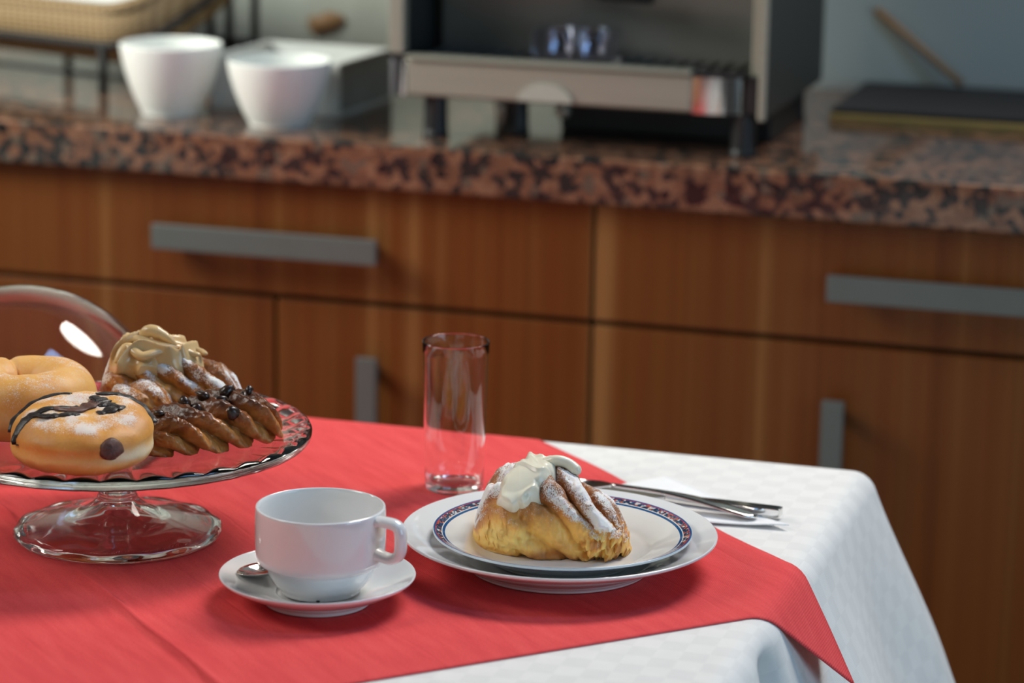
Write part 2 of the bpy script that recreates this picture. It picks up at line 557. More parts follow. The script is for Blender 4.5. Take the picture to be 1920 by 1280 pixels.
def handle(par, ox, oy, spec, kind):
    bm = bmesh.new()
    if kind == 'h':
        a, b, z0, z1 = spec
        add_box(bm, a - ox, b - ox, FY - 0.026 - oy, FY - 0.018 - oy, z0, z1)
        for q in (a + 0.012, b - 0.022):
            add_box(bm, q - ox, q + 0.010 - ox, FY - 0.018 - oy, FY - oy, z0 + 0.005, z1 - 0.005)
    else:
        x, z1, L = spec
        add_box(bm, x - ox, x + 0.023 - ox, FY - 0.026 - oy, FY - 0.018 - oy, z1 - L, z1)
        for q in (z1 - 0.022, z1 - L + 0.012):
            add_box(bm, x + 0.005 - ox, x + 0.018 - ox, FY - 0.018 - oy, FY - oy, q, q + 0.010)
    o = bm_obj('handle', bm, HANDLE, par, bevel=0.001)
    o['label'] = 'satin grey metal bar handle'


cabinet(-0.918, -0.203, 'brown wood base cabinet with one wide drawer over two doors, under the bowls',
        [(-0.918, -0.560), (-0.560, -0.203)], (-0.695, -0.436, 0.7705, 0.7975), [None, (-0.458, 0.668, 0.20)])
cabinet(-0.203, 0.565, 'brown wood base cabinet with one drawer over a single wide door, beside the two-door cabinet',
        [(-0.203, 0.565)], (0.050, 0.312, 0.7705, 0.7975), [(0.050, 0.666, 0.20)])
cabinet(-1.640, -0.918, 'brown wood base cabinet under the wicker basket stand',
        [(-1.640, -1.279), (-1.279, -0.918)], (-1.41, -1.15, 0.7705, 0.7975), [None, (-1.18, 0.668, 0.20)])

cabinet(0.565, 1.280, 'brown wood base cabinet at the far end of the worktop past the black slab',
        [(0.565, 0.922), (0.922, 1.280)], (0.79, 1.05, 0.7705, 0.7975), [(0.86, 0.668, 0.20), (0.96, 0.668, 0.20)])

tag(box('countertop', -1.66, 1.30, 0.828, 1.4295, 0.8515, CT, GRANITE, bevel=0.004, seg=3),
    'polished pink and black granite worktop on the wooden cabinets', 'worktop')

# ---- table with its cloths
X1, Y1, X0, Y0 = 0.173, 0.287, -1.20, -0.78
RB, PH = 0.022, math.radians(69)


def drape(u, v, lift=0.0, stretch=1.0, fold=None, PH=PH):
    dx = max(u - X1, 0) - max(X0 - u, 0)
    dy = max(v - Y1, 0) - max(Y0 - v, 0)
    bx_, by_ = min(max(u, X0), X1), min(max(v, Y0), Y1)
    d = math.hypot(dx, dy)
    if d < 1e-9:
        return (u, v, T - 0.0015 + lift)
    nx, ny = dx / d, dy / d
    d *= stretch
    ph = min(d / RB, PH)
    rest = max(d - RB * PH, 0)
    R = RB + lift
    hor = R * math.sin(ph) + rest * math.cos(PH)
    ver = RB - R * math.cos(ph) + rest * math.sin(PH)
    if fold: hor += fold(bx_, by_, nx, ny, ver)
    return (bx_ + nx * hor, by_ + ny * hor, T - 0.0015 - ver)


def cloth_fold(x, y, nx, ny, ver):
    s = y if abs(nx) > abs(ny) else x
    k = sstep(0.01, 0.16, ver)
    a = 0.0
    if nx > 0.3:
        a += -0.030 * math.exp(-((y + 0.155) / 0.020) ** 2) * sstep(0.0, 0.05, ver)
        a += 0.012 * k * math.sin(y * 22 + 0.6)
        a += 0.010 * k * ny
    else:
        a += 0.012 * k * math.sin(s * 17)
    return a


tb = empty('dining_table', (-0.51, -0.25, 0), label='dining table hidden under the white and red cloths', cat='table')
box('table_top', X0 + 0.51, X1 - 0.004 + 0.51, Y0 + 0.25, Y1 - 0.004 + 0.25, 0.715, 0.7425, TANWOOD, tb, 0.004)
for lx in (X0 + 0.08, X1 - 0.14):
    for ly in (Y0 + 0.08, Y1 - 0.14):
        box('leg', lx + 0.51, lx + 0.57, ly + 0.25, ly + 0.31, 0.0, 0.7148, TANWOOD, tb, 0.004)


def axis(a, b, n): return [a + (b - a) * i / n for i in range(n + 1)]


us = axis(X0 - 0.36, X0 - 0.04, 10) + axis(X0 - 0.03, X1 - 0.01, 60) + axis(X1 - 0.005, X1 + 0.045, 16) + axis(X1 + 0.06, X1 + 0.40, 22)
vs = axis(Y0 - 0.36, Y0 - 0.04, 10) + axis(Y0 - 0.03, Y1 - 0.01, 100) + axis(Y1 - 0.005, Y1 + 0.045, 16) + axis(Y1 + 0.06, Y1 + 0.40, 22)
V, F, UV = [], [], []
for j, v in enumerate(vs):
    for i, u in enumerate(us):
        V.append(drape(u, v, 0.0, 1.0, cloth_fold)); UV.append((u, v))
nu = len(us)
for j in range(len(vs) - 1):
    for i in range(nu - 1):
        F.append((j * nu + i, j * nu + i + 1, (j + 1) * nu + i + 1, (j + 1) * nu + i))
tc = mesh_obj('tablecloth', V, F, DAMASK, uv=UV)
m = tc.modifiers.new('thick', 'SOLIDIFY'); m.thickness = 0.0008; m.offset = -1
tag(tc, 'white checked damask tablecloth hanging over the table edge', 'tablecloth')

# red overlay: a square cloth laid diagonally, one corner over the table's side
CX, CY, SIDE, NR = 0.241, -0.050, 0.98, 230
q = math.sqrt(0.5)
CR = SIDE * 0.497
bs_ = sorted({round(k * SIDE / NR, 6) for k in range(NR + 1)} | {round(CR + d, 6) for d in (-0.012, -0.008, -0.005, -0.003, -0.0015, 0.0, 0.0015, 0.003, 0.005, 0.008, 0.012)})
V, F, UV = [], [], []
for j, b in enumerate(bs_):
    for i in range(NR + 1):
        a = i / NR * SIDE
        wob = 0.0025 * nz(a, b, 0, 9)
        u = CX - q * a - q * b + wob
        v = CY + q * a - q * b + wob
        p = list(drape(u, v, 0.0013, 1.40, None, math.radians(50)))
        flat_ = 1.0 if p[2] > T - 0.002 else 0.0
        dcr, dcr2 = b - CR, a - SIDE * 0.5
        flat_ *= sstep(0.083, 0.105, math.hypot(u + 0.325, v + 0.087)) * sstep(0.13, 0.16, math.hypot(u + 0.51, v - 0.128))
        p[2] += flat_ * (0.0042 * max(0, 1 - abs(dcr) / 0.0055) + 0.0010 * max(0, 1 - abs(dcr + 0.004) / 0.03))
        p[2] -= 0.0003 * abs(nz(a, b, 3, 25))
        V.append(p); UV.append((a, b))
for j in range(len(bs_) - 1):
    for i in range(NR):
        F.append((j * (NR + 1) + i, j * (NR + 1) + i + 1, (j + 1) * (NR + 1) + i + 1, (j + 1) * (NR + 1) + i))
rc = mesh_obj('table_overlay', V, F, RED, uv=UV)
m = rc.modifiers.new('thick', 'SOLIDIFY'); m.thickness = 0.0006; m.offset = -1
tag(rc, 'red square cloth laid diagonally over the white tablecloth', 'tablecloth')

# ------------------------------------------------------------------ crockery
PX, PY = 0.014, -0.050


def lathe_obj(name, prof, mat, parent=None, n=128, wave=None, loc=None):
    V, F = lathe(prof, n, wave)
    return mesh_obj(name, V, F, mat, parent, loc=loc)


pl = lathe_obj('dinner_plate', smooth_profile([(0, 0.0055), (0.040, 0.0055), (0.064, 0.0062), (0.074, 0.0095), (0.088, 0.0165), (0.104, 0.0228), (0.1145, 0.0268), (0.1164, 0.0272), (0.1169, 0.0262), (0.1155, 0.0245), (0.104, 0.0192), (0.088, 0.0125), (0.074, 0.0055), (0.0690, 0.0025), (0.0670, 0.0), (0.0640, 0.0), (0.0625, 0.0022), (0.040, 0.0022), (0, 0.0022)], 5), PORC, loc=(PX, PY, T + 0.0006))
tag(pl, 'large plain white plate under the smaller blue-banded plate', 'plate')
pz = T + 0.0072
ip = lathe_obj('side_plate', smooth_profile([(0, 0.0068), (0.040, 0.0068), (0.060, 0.0074), (0.070, 0.0110), (0.082, 0.0165), (0.0935, 0.0212), (0.0955, 0.0218), (0.0960, 0.0208), (0.0945, 0.0192), (0.082, 0.0138), (0.070, 0.0080), (0.058, 0.0030), (0.0545, 0.0), (0.0515, 0.0), (0.050, 0.0025), (0.030, 0.0035), (0, 0.0035)], 5), mat_patterned_plate(), loc=(PX + 0.002, PY + 0.001, pz))
tag(ip, 'white plate with a blue and orange patterned band holding the creamy bun', 'plate')

# saucer, cup, spoon
SXY = (-0.126, -0.186)
sa = lathe_obj('saucer', smooth_profile([(0, 0.0060), (0.026, 0.0060), (0.030, 0.0072), (0.038, 0.0080), (0.050, 0.0120), (0.062, 0.0175), (0.0682, 0.0204), (0.0696, 0.0206), (0.0697, 0.0194), (0.0675, 0.0172), (0.058, 0.0118), (0.046, 0.0062), (0.0395, 0.0030), (0.0380, 0.0), (0.0355, 0.0), (0.0345, 0.0022), (0.020, 0.0025), (0, 0.0025)], 5), PORC, loc=(*SXY, T + 0.0006))
tag(sa, 'white porcelain saucer under the coffee cup', 'saucer')

cup = empty('coffee_cup', (-0.1235, -0.1865, T + 0.0086), label='white porcelain stacking coffee cup with squared handle, on the saucer', cat='cup')
H = 0.0625
prof = [(0, 0.0035), (0.020, 0.0032), (0.025, 0.0012), (0.0272, 0.0), (0.0285, 0.0004), (0.0292, 0.0022), (0.0300, 0.0035), (0.0335, 0.0075), (0.0366, 0.0125), (0.0380, 0.0172), (0.0383, 0.0190), (0.0388, 0.0196), (0.0412, 0.0210), (0.0444, 0.0228), (0.0457, 0.0255), (0.0461, 0.0300), (0.0463, 0.0450), (0.0460, H - 0.002), (0.0452, H), (0.0442, H), (0.0433, H - 0.003), (0.0432, 0.045), (0.0428, 0.030), (0.0405, 0.0255), (0.0360, 0.0215), (0.0345, 0.0150), (0.0290, 0.0085), (0.018, 0.0062), (0, 0.0058)]
lathe_obj('cup_body', smooth_profile(prof, 4), PORC, cup)
# squared D handle, pointing to the right and slightly to the viewer
hd = Vector((0.985, -0.165, 0)).normalized()
hp = [(0.0435, 0.0572), (0.050, 0.0578), (0.0580, 0.0574), (0.0625, 0.0555), (0.0642, 0.0515), (0.0644, 0.0450), (0.0640, 0.0380), (0.0618, 0.0340), (0.0570, 0.0318), (0.0520, 0.0320), (0.0440, 0.0345)]
path = [hd * r + Vector((0, 0, z)) for r, z in hp]
Vh, Fh = tube(spline(path, 6), 0.0040, 16, flat=(1.45, 1.0), side=hd.cross(Vector((0, 0, 1))))
mesh_obj('handle', Vh, Fh, PORC, cup)
nt = lathe_obj('foot_notch', [(0, -0.0007), (0.0011, -0.0005), (0.0014, 0.0), (0.0011, 0.0007), (0, 0.0009)], GREYBLACK, cup, 12)
nt.location = (0.0085, -0.0278, 0.0010)
nt['label'] = 'small dark notch in the foot rim'


def spoon(name, L, bw, bl, mat):
    """teaspoon along +x from the bowl tip, bowl opening up"""
    V, F = [], []
    n, mS = 44, 12
    for i in range(n + 1):
        s = i / n
        x = s * L
        if x < bl:
            t = x / bl
            wd = bw * math.sin(math.pi * min(t * 0.93 + 0.03, 1)) ** 0.62 * (1.0 - 0.12 * t)
            wd = max(wd, 0.0016)
            dep = 0.0055 * math.sin(math.pi * min(t, 1)) ** 0.9
        else:
            t = (x - bl) / (L - bl)
            wd = 0.0022 + 0.0036 * sstep(0.15, 1, t) * (1 if t < 0.97 else 0.75)
            dep = -0.0012
        zc = 0.0052 + 0.0105 * sstep(bl * 0.7, L * 0.55, x) - 0.0015 * sstep(L * 0.7, L, x)
        for k in range(mS):
            a = 2 * math.pi * k / mS
            yy = math.cos(a) * wd
            top = math.sin(a) >= 0
            base = zc - dep * (1 - (yy / max(wd, 1e-6)) ** 2)
            V.append((x, yy, base + (0.0006 if top else -0.0006) * abs(math.sin(a)) * (1 if x < bl else 1.8)))
    for i in range(n):
        for k in range(mS):
            k2 = (k + 1) % mS
            F.append((i * mS + k, i * mS + k2, (i + 1) * mS + k2, (i + 1) * mS + k))
    F.append(tuple(range(mS))); F.append(tuple(n * mS + k for k in range(mS)))
    return V, F


V, F = spoon('teaspoon', 0.118, 0.0135, 0.042, CHROME)
sp = mesh_obj('teaspoon', V, F, CHROME)
tipv = Vector((SXY[0], SXY[1], 0)) + r0 * (-0.0560) + Vector((-math.sin(yaw), math.cos(yaw), 0)) * 0.004
sp.location = (tipv.x, tipv.y, T + 0.0128)
sp.rotation_euler = (0, 0, yaw + math.radians(44))
tag(sp, 'shiny steel teaspoon lying on the saucer behind the cup', 'spoon')

# water glass
HG = 0.1225
gl = lathe_obj('drinking_glass', [(0, 0.0012), (0.018, 0.0010), (0.0215, 0.0), (0.0229, 0.0006), (0.0236, 0.0025)] + [(0.0236 + 0.0036 * (k / 12), 0.0025 + (HG - 0.0035) * k / 12) for k in range(1, 13)] + [(0.0271, HG - 0.0001), (0.0266, HG), (0.0261, HG - 0.0004)] + [(0.02585 - 0.0032 * (k / 12), HG - 0.001 - (HG - 0.0095) * k / 12) for k in range(0, 13)] + [(0.0214, 0.0066), (0.017, 0.0056), (0, 0.0052)], GLASS, None, 96, loc=(-0.123, 0.122, T))
tag(gl, 'tall empty straight-sided drinking glass behind the white plates', 'glass')

# ------------------------------------------------------------------ napkin and cutlery
P, Tp, L = Vector((0.030, 0.213, 0)), Vector((0.157, 0.1025, 0)), Vector((-0.066, 0.075, 0))
V, F = [], []
NN = 26
idx = {}
for i in range(NN + 1):
    for j in range(NN + 1 - i):
        a, b = i / NN, j / NN
        p = P + (Tp - P) * a + (L - P) * b
        z = T + 0.0009 + 0.0006 * nz(p.x, p.y, 0, 40) * (1 - a) + 0.0020 * sstep(0.82, 1, a)
        idx[i, j] = len(V); V.append((p.x, p.y, max(z, T + 0.0007)))
for i in range(NN):
    for j in range(NN - i):
        F.append((idx[i, j], idx[i + 1, j], idx[i, j + 1]))
        if i + j < NN - 1: F.append((idx[i + 1, j], idx[i + 1, j + 1], idx[i, j + 1]))
nk = mesh_obj('paper_napkin', V, F, PAPER)
m = nk.modifiers.new('thick', 'SOLIDIFY'); m.thickness = 0.0006; m.offset = 0
tag(nk, 'white paper napkin folded to a triangle under the knife and fork', 'napkin')

# knife: square-ended bar handle with a slim blade
KE, KT = (0.1453, 0.1280), (-0.0020, 0.1420)
kn = empty('table_knife', (KE[0], KE[1], T + 0.0016), math.atan2(KT[1] - KE[1], KT[0] - KE[0]), 'steel table knife with square-ended handle on the paper napkin', 'knife')
bm = bmesh.new()
pv = []
for x, hw, hh in ((0, 0.0052, 0.0034), (0.004, 0.0054, 0.0036), (0.05, 0.0048, 0.0033), (0.088, 0.0036, 0.0026), (0.096, 0.0030, 0.0022)):
    pv.append([bm.verts.new((x, sy * hw, 0.0034 + sz * hh)) for sy, sz in ((-1, -1), (1, -1), (1, 1), (-1, 1))])
for A, B in zip(pv[:-1], pv[1:]):
    for k in range(4): bm.faces.new((A[k], A[(k + 1) % 4], B[(k + 1) % 4], B[k]))
bm.faces.new(pv[0][::-1]); bm.faces.new(pv[-1])
bm_obj('handle', bm, CHROME, kn, bevel=0.0009, seg=3)
bm = bmesh.new(); pv = []
for x, y0, y1, hh in ((0.0962, -0.0028, 0.0028, 0.0016), (0.104, -0.0050, 0.0060, 0.0009), (0.15, -0.0060, 0.0085, 0.0007), (0.182, -0.0058, 0.0070, 0.0006), (0.198, -0.0040, 0.0005, 0.0005)):
    pv.append([bm.verts.new((x, sy, 0.0034 + sz * hh)) for sy, sz in ((y0, -1), (y1, -1), (y1, 1), (y0, 1))])
for A, B in zip(pv[:-1], pv[1:]):
    for k in range(4): bm.faces.new((A[k], A[(k + 1) % 4], B[(k + 1) % 4], B[k]))
bm.faces.new(pv[0][::-1]); bm.faces.new(pv[-1])
bm_obj('blade', bm, CHROME, kn, bevel=0.0004)

# fork: bowed handle, neck and four tines
FE, FT = (0.1290, 0.1130), (0.0290, 0.1280)
fk = empty('table_fork', (FE[0], FE[1], T + 0.0014), math.atan2(FT[1] - FE[1], FT[0] - FE[0]), 'steel table fork with bowed rounded handle on the paper napkin', 'fork')
pts, rad, fl = [], [], []
for i in range(33):
    t = i / 32
    x = 0.124 * t
    z = 0.0026 + 0.0035 * math.sin(math.pi * t) ** 1.3 + 0.0085 * t
    wd = 0.0062 * (1 - sstep(0.1, 0.9, t)) + 0.0022
    if t < 0.06: wd *= (0.35 + 0.65 * math.sqrt(t / 0.06))
    pts.append((x, 0, z)); rad.append(wd); fl.append((1.0, min(0.0019 / wd, 1.0)))
V, F = tube(pts, rad, 14, flat=fl)
mesh_obj('handle', V, F, CHROME, fk)
zr = pts[-1][2]
bm = bmesh.new(); pv = []
for x, hw, dz in ((0.1235, 0.0022, 0.0), (0.130, 0.0070, -0.0008), (0.138, 0.0112, -0.0018), (0.148, 0.0118, -0.0026)):
    pv.append([bm.verts.new((x, sy * hw, zr + dz + sz * 0.0008)) for sy, sz in ((-1, -1), (1, -1), (1, 1), (-1, 1))])
for A, B in zip(pv[:-1], pv[1:]):
    for k in range(4): bm.faces.new((A[k], A[(k + 1) % 4], B[(k + 1) % 4], B[k]))
bm.faces.new(pv[0][::-1]); bm.faces.new(pv[-1])
bm_obj('fork_head', bm, CHROME, fk, bevel=0.0005)
for k in range(4):
    y = (-1.5 + k) * 0.0062
    V, F = tube([(0.1478, y, zr - 0.0026), (0.165, y, zr - 0.0030), (0.182, y * 0.97, zr - 0.0010), (0.192, y * 0.96, zr + 0.0012)], [0.0021, 0.0019, 0.0016, 0.0006], 8, flat=(1, 0.55))
    mesh_obj('tine', V, F, CHROME, fk)

# ------------------------------------------------------------------ cake stand and dome
cs = empty('cake_stand', (-0.325, -0.087, T + 0.0006), label='clear pressed-glass cake stand with scalloped rim holding the pastries', cat='cake stand')
N36 = 36
pp = [(0, 0.0722), (0.020, 0.0722), (0.10, 0.0728), (0.136, 0.0738), (0.1455, 0.0755), (0.1475, 0.0780), (0.1478, 0.0815), (0.1466, 0.0838), (0.1440, 0.0842), (0.1415, 0.0838), (0.1385, 0.0822), (0.1350, 0.0800), (0.128, 0.0788), (0.10, 0.0784), (0, 0.0782)]


def stand_wave(i, a):
    amp = {7: 0.5, 8: 1.0, 9: 1.2, 10: 1.0, 11: 0.5}.get(i, 0)
    s = abs(math.sin(a * N36 / 2)) - 0.5
    return (-0.0022 * amp * s, 0.0020 * amp * s)


lathe_obj('plate', pp, GLASS_STAND, cs, 432, stand_wave)
lathe_obj('stem', smooth_profile([(0, 0.0300), (0.0145, 0.0300), (0.0135, 0.0345), (0.0120, 0.0400), (0.0112, 0.0455), (0.0118, 0.0560), (0.0130, 0.0640), (0.0175, 0.0700), (0.0200, 0.0720), (0, 0.0720)], 4), GLASS_STAND, cs, 64)
fp = smooth_profile([(0, 0.0225), (0.008, 0.0220), (0.016, 0.0170), (0.030, 0.0110), (0.050, 0.0070), (0.068, 0.0030), (0.0725, 0.0002), (0.0765, 0.0), (0.0788, 0.0025), (0.0782, 0.0060), (0.0750, 0.0080), (0.0660, 0.0095), (0.050, 0.0128), (0.032, 0.0180), (0.021, 0.0240), (0.0152, 0.0290), (0.0145, 0.0298), (0, 0.0298)], 4)
NF = len(fp)


def foot_wave(i, a):
    r = fp[i][0]
    k = sstep(0.055, 0.077, r)
    return (0.0004 * k * math.cos(12 * a), 0.0005 * k * math.cos(12 * a) * (1 if fp[i][1] > 0.004 else 0))


lathe_obj('foot', fp, GLASS_STAND, cs, 196, foot_wave)

RD = 0.122
dp = [(RD + 0.003, 0.0), (RD + 0.0035, 0.0025), (RD + 0.001, 0.005), (RD, 0.010)]
dp += [(RD * math.cos(a), 0.012 + RD * math.sin(a)) for a in [math.pi / 2 * k / 40 for k in range(1, 40)]] + [(0, 0.012 + RD)]
ri = RD - 0.0026
dp += [(0, 0.012 + ri)] + [(ri * math.cos(a), 0.012 + ri * math.sin(a)) for a in [math.pi / 2 * k / 40 for k in range(39, 0, -1)]] + [(ri, 0.010), (ri, 0.0), (RD + 0.003, 0.0)]
dm = lathe_obj('cake_dome', dp, GLASS, None, 128, loc=(-0.510, 0.128, T + 0.0006))
tag(dm, 'clear glass cake dome standing on the red cloth behind the pastries', 'cake dome')


# ------------------------------------------------------------------ pastries
def interp(tab, x):
    if x <= tab[0][0]: return tab[0][1]
    for (a, va), (b, vb) in zip(tab[:-1], tab[1:]):
        if x <= b:
            t = (x - a) / (b - a); t = t * t * (3 - 2 * t) * 0.5 + t * 0.5
            return va + (vb - va) * t
    return tab[-1][1]


class Loaf:
    """a loaf-like pastry: height and half-depth tables along x, slanted laminated bands"""
    def __init__(s, Ht, Dt, Yt, band=0.025, slant=0.02, depth=0.10, phase=0.0, seed=0.0, sharp=2.4, lump=0.06, sq=0.8, dmod=None, warp=0.45, fine=0.0012):
        s.Ht, s.Dt, s.Yt = Ht, Dt, Yt
        s.band, s.slant, s.depth, s.phase, s.seed, s.sharp, s.lump, s.sq = band, slant, depth, phase, seed, sharp, lump, sq
        s.dmod, s.warp, s.fine = dmod, warp, fine
        s.xa, s.xb = Ht[0][0], Ht[-1][0]

    def bandf(s, x, th):
        d = th - math.pi / 2
        p = (x - s.slant * d - 0.35 * s.slant * d * abs(d)) / s.band + s.phase
        p += s.warp * nz(x, th * 0.012, s.seed, 26) + 0.10 * nz(x, th * 0.02, s.seed, 130)
        f = p - math.floor(p)
        return 1 - abs(2 * f - 1) ** s.sharp, f, p

    def point(s, u, th, smooth=False):
        """u 0..1 along the length, th from the back base over the top to the front base"""
        c = (1 - math.cos(math.pi * u)) / 2
        x = s.xa + (s.xb - s.xa) * (0.75 * c + 0.25 * u)
        Hh, D, yc = interp(s.Ht, x), interp(s.Dt, x), interp(s.Yt, x)
        e = min((x - s.xa), (s.xb - x)) / (0.22 * (s.xb - s.xa))
        endk = math.sqrt(max(0.0, 1 - (1 - min(e, 1)) ** 2))
        Hh *= endk; D *= endk
        b, f, p = s.bandf(x, th)
        cx, sx = math.cos(th), math.sin(th)
        dep = s.depth * (s.dmod(x, th) if s.dmod else 1)
        # every band swells a little differently
        bs = 0.06 * math.sin(math.floor(p) * 2.3 + s.seed) * b
        k = 1 - (0.35 * dep if smooth else dep * (1 - b)) + (0 if smooth else bs)
        y = yc + D * k * math.copysign(abs(cx) ** s.sq, cx)
        z = Hh * 0.30 * endk ** 0.2 + Hh * 0.70 * k * math.copysign(abs(sx) ** (s.sq if sx > 0 else 1), sx)
        if not smooth:
            lum = s.lump * (nz(x, y, z, 45, s.seed) + 0.5 * nz(x, y, z, 110, s.seed + 3))
            fn = s.fine * (nz(x, y, z, 240, s.seed + 1) + 0.6 * nz(x, y, z, 520, s.seed + 2)) * endk
            y += (lum * D * 0.5 + fn) * cx; z += (lum * Hh * 0.5 + fn) * max(sx, 0)
        return (x, y, max(z, 0.0)), b, Hh

    def mesh(s, nu=220, nt=120, shade=None):
        V, F, B, G = [], [], [], []
        for i in range(nu + 1):
            for j in range(nt + 1):
                th = -0.55 + (math.pi + 1.1) * j / nt
                p, b, Hh = s.point(i / nu, th)
                V.append(p)
                bk, sg = shade(p, th, b, i / nu, Hh)
                B.append(bk); G.append(sg)
        w = nt + 1
        for i in range(nu):
            for j in range(nt):
                F.append((i * w + j, i * w + j + 1, (i + 1) * w + j + 1, (i + 1) * w + j))
            F.append((i * w + nt, i * w, (i + 1) * w, (i + 1) * w + nt))
        return V, F, B, G

    def patch(s, inside, thick, nu=110, nt=90, ulim=(0, 1), tlim=(0.2, 3.0)):
        """cream lying on the surface: thickness>0 where inside()>0, tucked under the crust at its border"""
        V, F = [], []
        val = {}
        for i in range(nu + 1):
            for j in range(nt + 1):
                u = ulim[0] + (ulim[1] - ulim[0]) * i / nu
                th = tlim[0] + (tlim[1] - tlim[0]) * j / nt
                (x, y, z), b, Hh = s.point(u, th, True)
                m = inside(x, y, z, th)
                val[i, j] = m
                h = thick(x, y, z, th) * (sstep(-0.02, 0.40, m) ** 0.55) - 0.0060 * sstep(0.05, -0.25, m)
                # smooth outward normal, without the band relief
                n = Vector((0.25 * (u - 0.5), math.cos(th), max(math.sin(th), 0.05))).normalized()
                V.append((x + n.x * h, y + n.y * h, z + n.z * h))
        w = nt + 1
        for i in range(nu):
            for j in range(nt):
                if max(val[i, j], val[i + 1, j], val[i, j + 1], val[i + 1, j + 1]) > -0.25:
                    F.append((i * w + j, i * w + j + 1, (i + 1) * w + j + 1, (i + 1) * w + j))
        used = sorted({k for f in F for k in f}); mp = {k: n for n, k in enumerate(used)}
        return [V[k] for k in used], [tuple(mp[k] for k in f) for f in F]


def ellipse_field(items, wob=0.25, seed=0):
    """signed field in the image-like (x, th) chart from a list of (x, th, rx, rth, rot)"""
    def g(x, y, z, th):
        best = -9
        for (cx, ct, rx, rt, ro) in items:
            a, b = (x - cx), (th - ct) * 0.03
            ca, sa_ = math.cos(ro), math.sin(ro)
            a, b = a * ca + b * sa_, -a * sa_ + b * ca
            best = max(best, 1 - math.hypot(a / rx, b / (rt * 0.03)))
        return best + wob * nz(x, th * 0.03, 0, 90, seed)
    return g


# --- the creamy bun on the plate
bun = empty('cream_bun', (0.006, -0.042, pz + 0.0071), yaw, 'sugar-dusted golden croissant bun topped with white cream, on the blue-banded plate', 'pastry')
L1 = Loaf([(-0.059, 0.046), (-0.047, 0.055), (-0.025, 0.0605), (-0.004, 0.061), (0.016, 0.053), (0.032, 0.043), (0.046, 0.038), (0.059, 0.028)],
          [(-0.059, 0.036), (-0.030, 0.043), (0.0, 0.043), (0.030, 0.039), (0.059, 0.032)],
          [(-0.059, 0.012), (-0.02, 0.004), (0.02, -0.004), (0.059, -0.010)],
          band=0.0285, slant=0.0215, depth=0.24, phase=0.32, seed=2.0, sharp=2.2, lump=0.14, sq=0.80,
          dmod=lambda x, th: 1 - 0.75 * sstep(2.3, 2.75, th) * sstep(-0.018, -0.034, x) - 0.35 * sstep(2.65, 2.95, th))


def shade1(p, th, b, u, Hh):
    x, y, z = p
    hrel = z / max(Hh, 0.02)
    n1 = nz(x, y, z, 55, 4)
    front = sstep(1.9, 2.4, th)
    bake = 0.24 + 0.50 * sstep(0.38, 0.88, hrel + 0.16 * n1) + 0.12 * nz(x, y, z, 85, 15) + 0.10 * b * sstep(0.4, 0.7, hrel) - 0.14 * (1 - b) * sstep(0.35, 0.6, hrel) * sstep(2.0, 1.6, th)
    crumb = front * sstep(-0.010, -0.026, x) * sstep(0.50, 0.34, hrel + 0.1 * n1)
    bake = bake * (1 - crumb) + crumb * (0.02 + 0.16 * abs(nz(x, y, z, 140, 3)))
    bake += 0.14 * sstep(-0.046, -0.057, x) * (1 - 0.4 * crumb)
    bake += 0.26 * sstep(0.14, 0.02, hrel + 0.04 * n1)
    up = max(math.sin(th), 0)
    sg = 0.92 * sstep(0.38, 0.64, hrel + 0.14 * n1) * (0.42 + 0.58 * b) * (0.6 + 0.4 * up)
    sg += 0.42 * front * sstep(0.012, 0.035, x) * sstep(0.15, 0.4, hrel)
    sg *= 0.60 + 0.6 * sstep(-0.3, 0.3, nz(x, y, z, 38, 9))
    return min(max(bake, 0), 1), sg * (1 - crumb)


V, F, B, G = L1.mesh(240, 130, shade1)
# open crumb at the lower left front, torn flakes at the lower right front
for k, (x, y, z) in enumerate(V):
    c_ = sstep(-0.006, -0.024, x) * sstep(0.036, 0.024, z) * sstep(0.004, -0.012, y) * sstep(0.0, 0.006, z)
    if c_ > 0:
        d = c_ * (0.0042 * nz(x, y, z, 120, 11) + 0.0026 * nz(x, y, z, 300, 12))
        x, y = x + 0.4 * d, y - d - 0.0015 * c_
        V[k] = (x, y, z)
    t = sstep(0.012, 0.03, x) * sstep(0.034, 0.012, z) * sstep(0.005, -0.015, y)
    if t > 0:
        d = 0.0045 * nz(x, y * 0.5, z * 2.4, 150, 1) + 0.0030 * nz(x, y, z, 330, 6)
        V[k] = (x + d * t * 0.5, y + d * t * 1.6, max(z + d * t, 0))
        B[k] = B[k] * (1 - 0.5 * t) + t * (0.16 + 0.5 * nz(x, y, z, 260, 2))
mesh_obj('body', V, F, M_CROI, bun, attrs={'bake': B, 'sugar': G})
fld = ellipse_field([(-0.0245, 2.22, 0.0155, 0.52, 0.30), (-0.0165, 1.85, 0.0150, 0.50, 0.1), (-0.010, 1.45, 0.0135, 0.46, 0.0), (-0.0310, 2.48, 0.0105, 0.34, 0.2), (-0.0225, 2.50, 0.0075, 0.26, 0.0)], 0.13, 3)


def th1(x, y, z, th):
    r = 0.0072 + 0.0007 * math.sin((x * 0.9 - th * 0.008) * 900) * sstep(1.9, 1.5, th) + 0.0026 * nz(x, th * 0.03, 0, 55, 5) + 0.0024 * sstep(0.15, -0.05, abs(nz(x, th * 0.03, 0, 45, 8)))
    return max(r, 0.003)


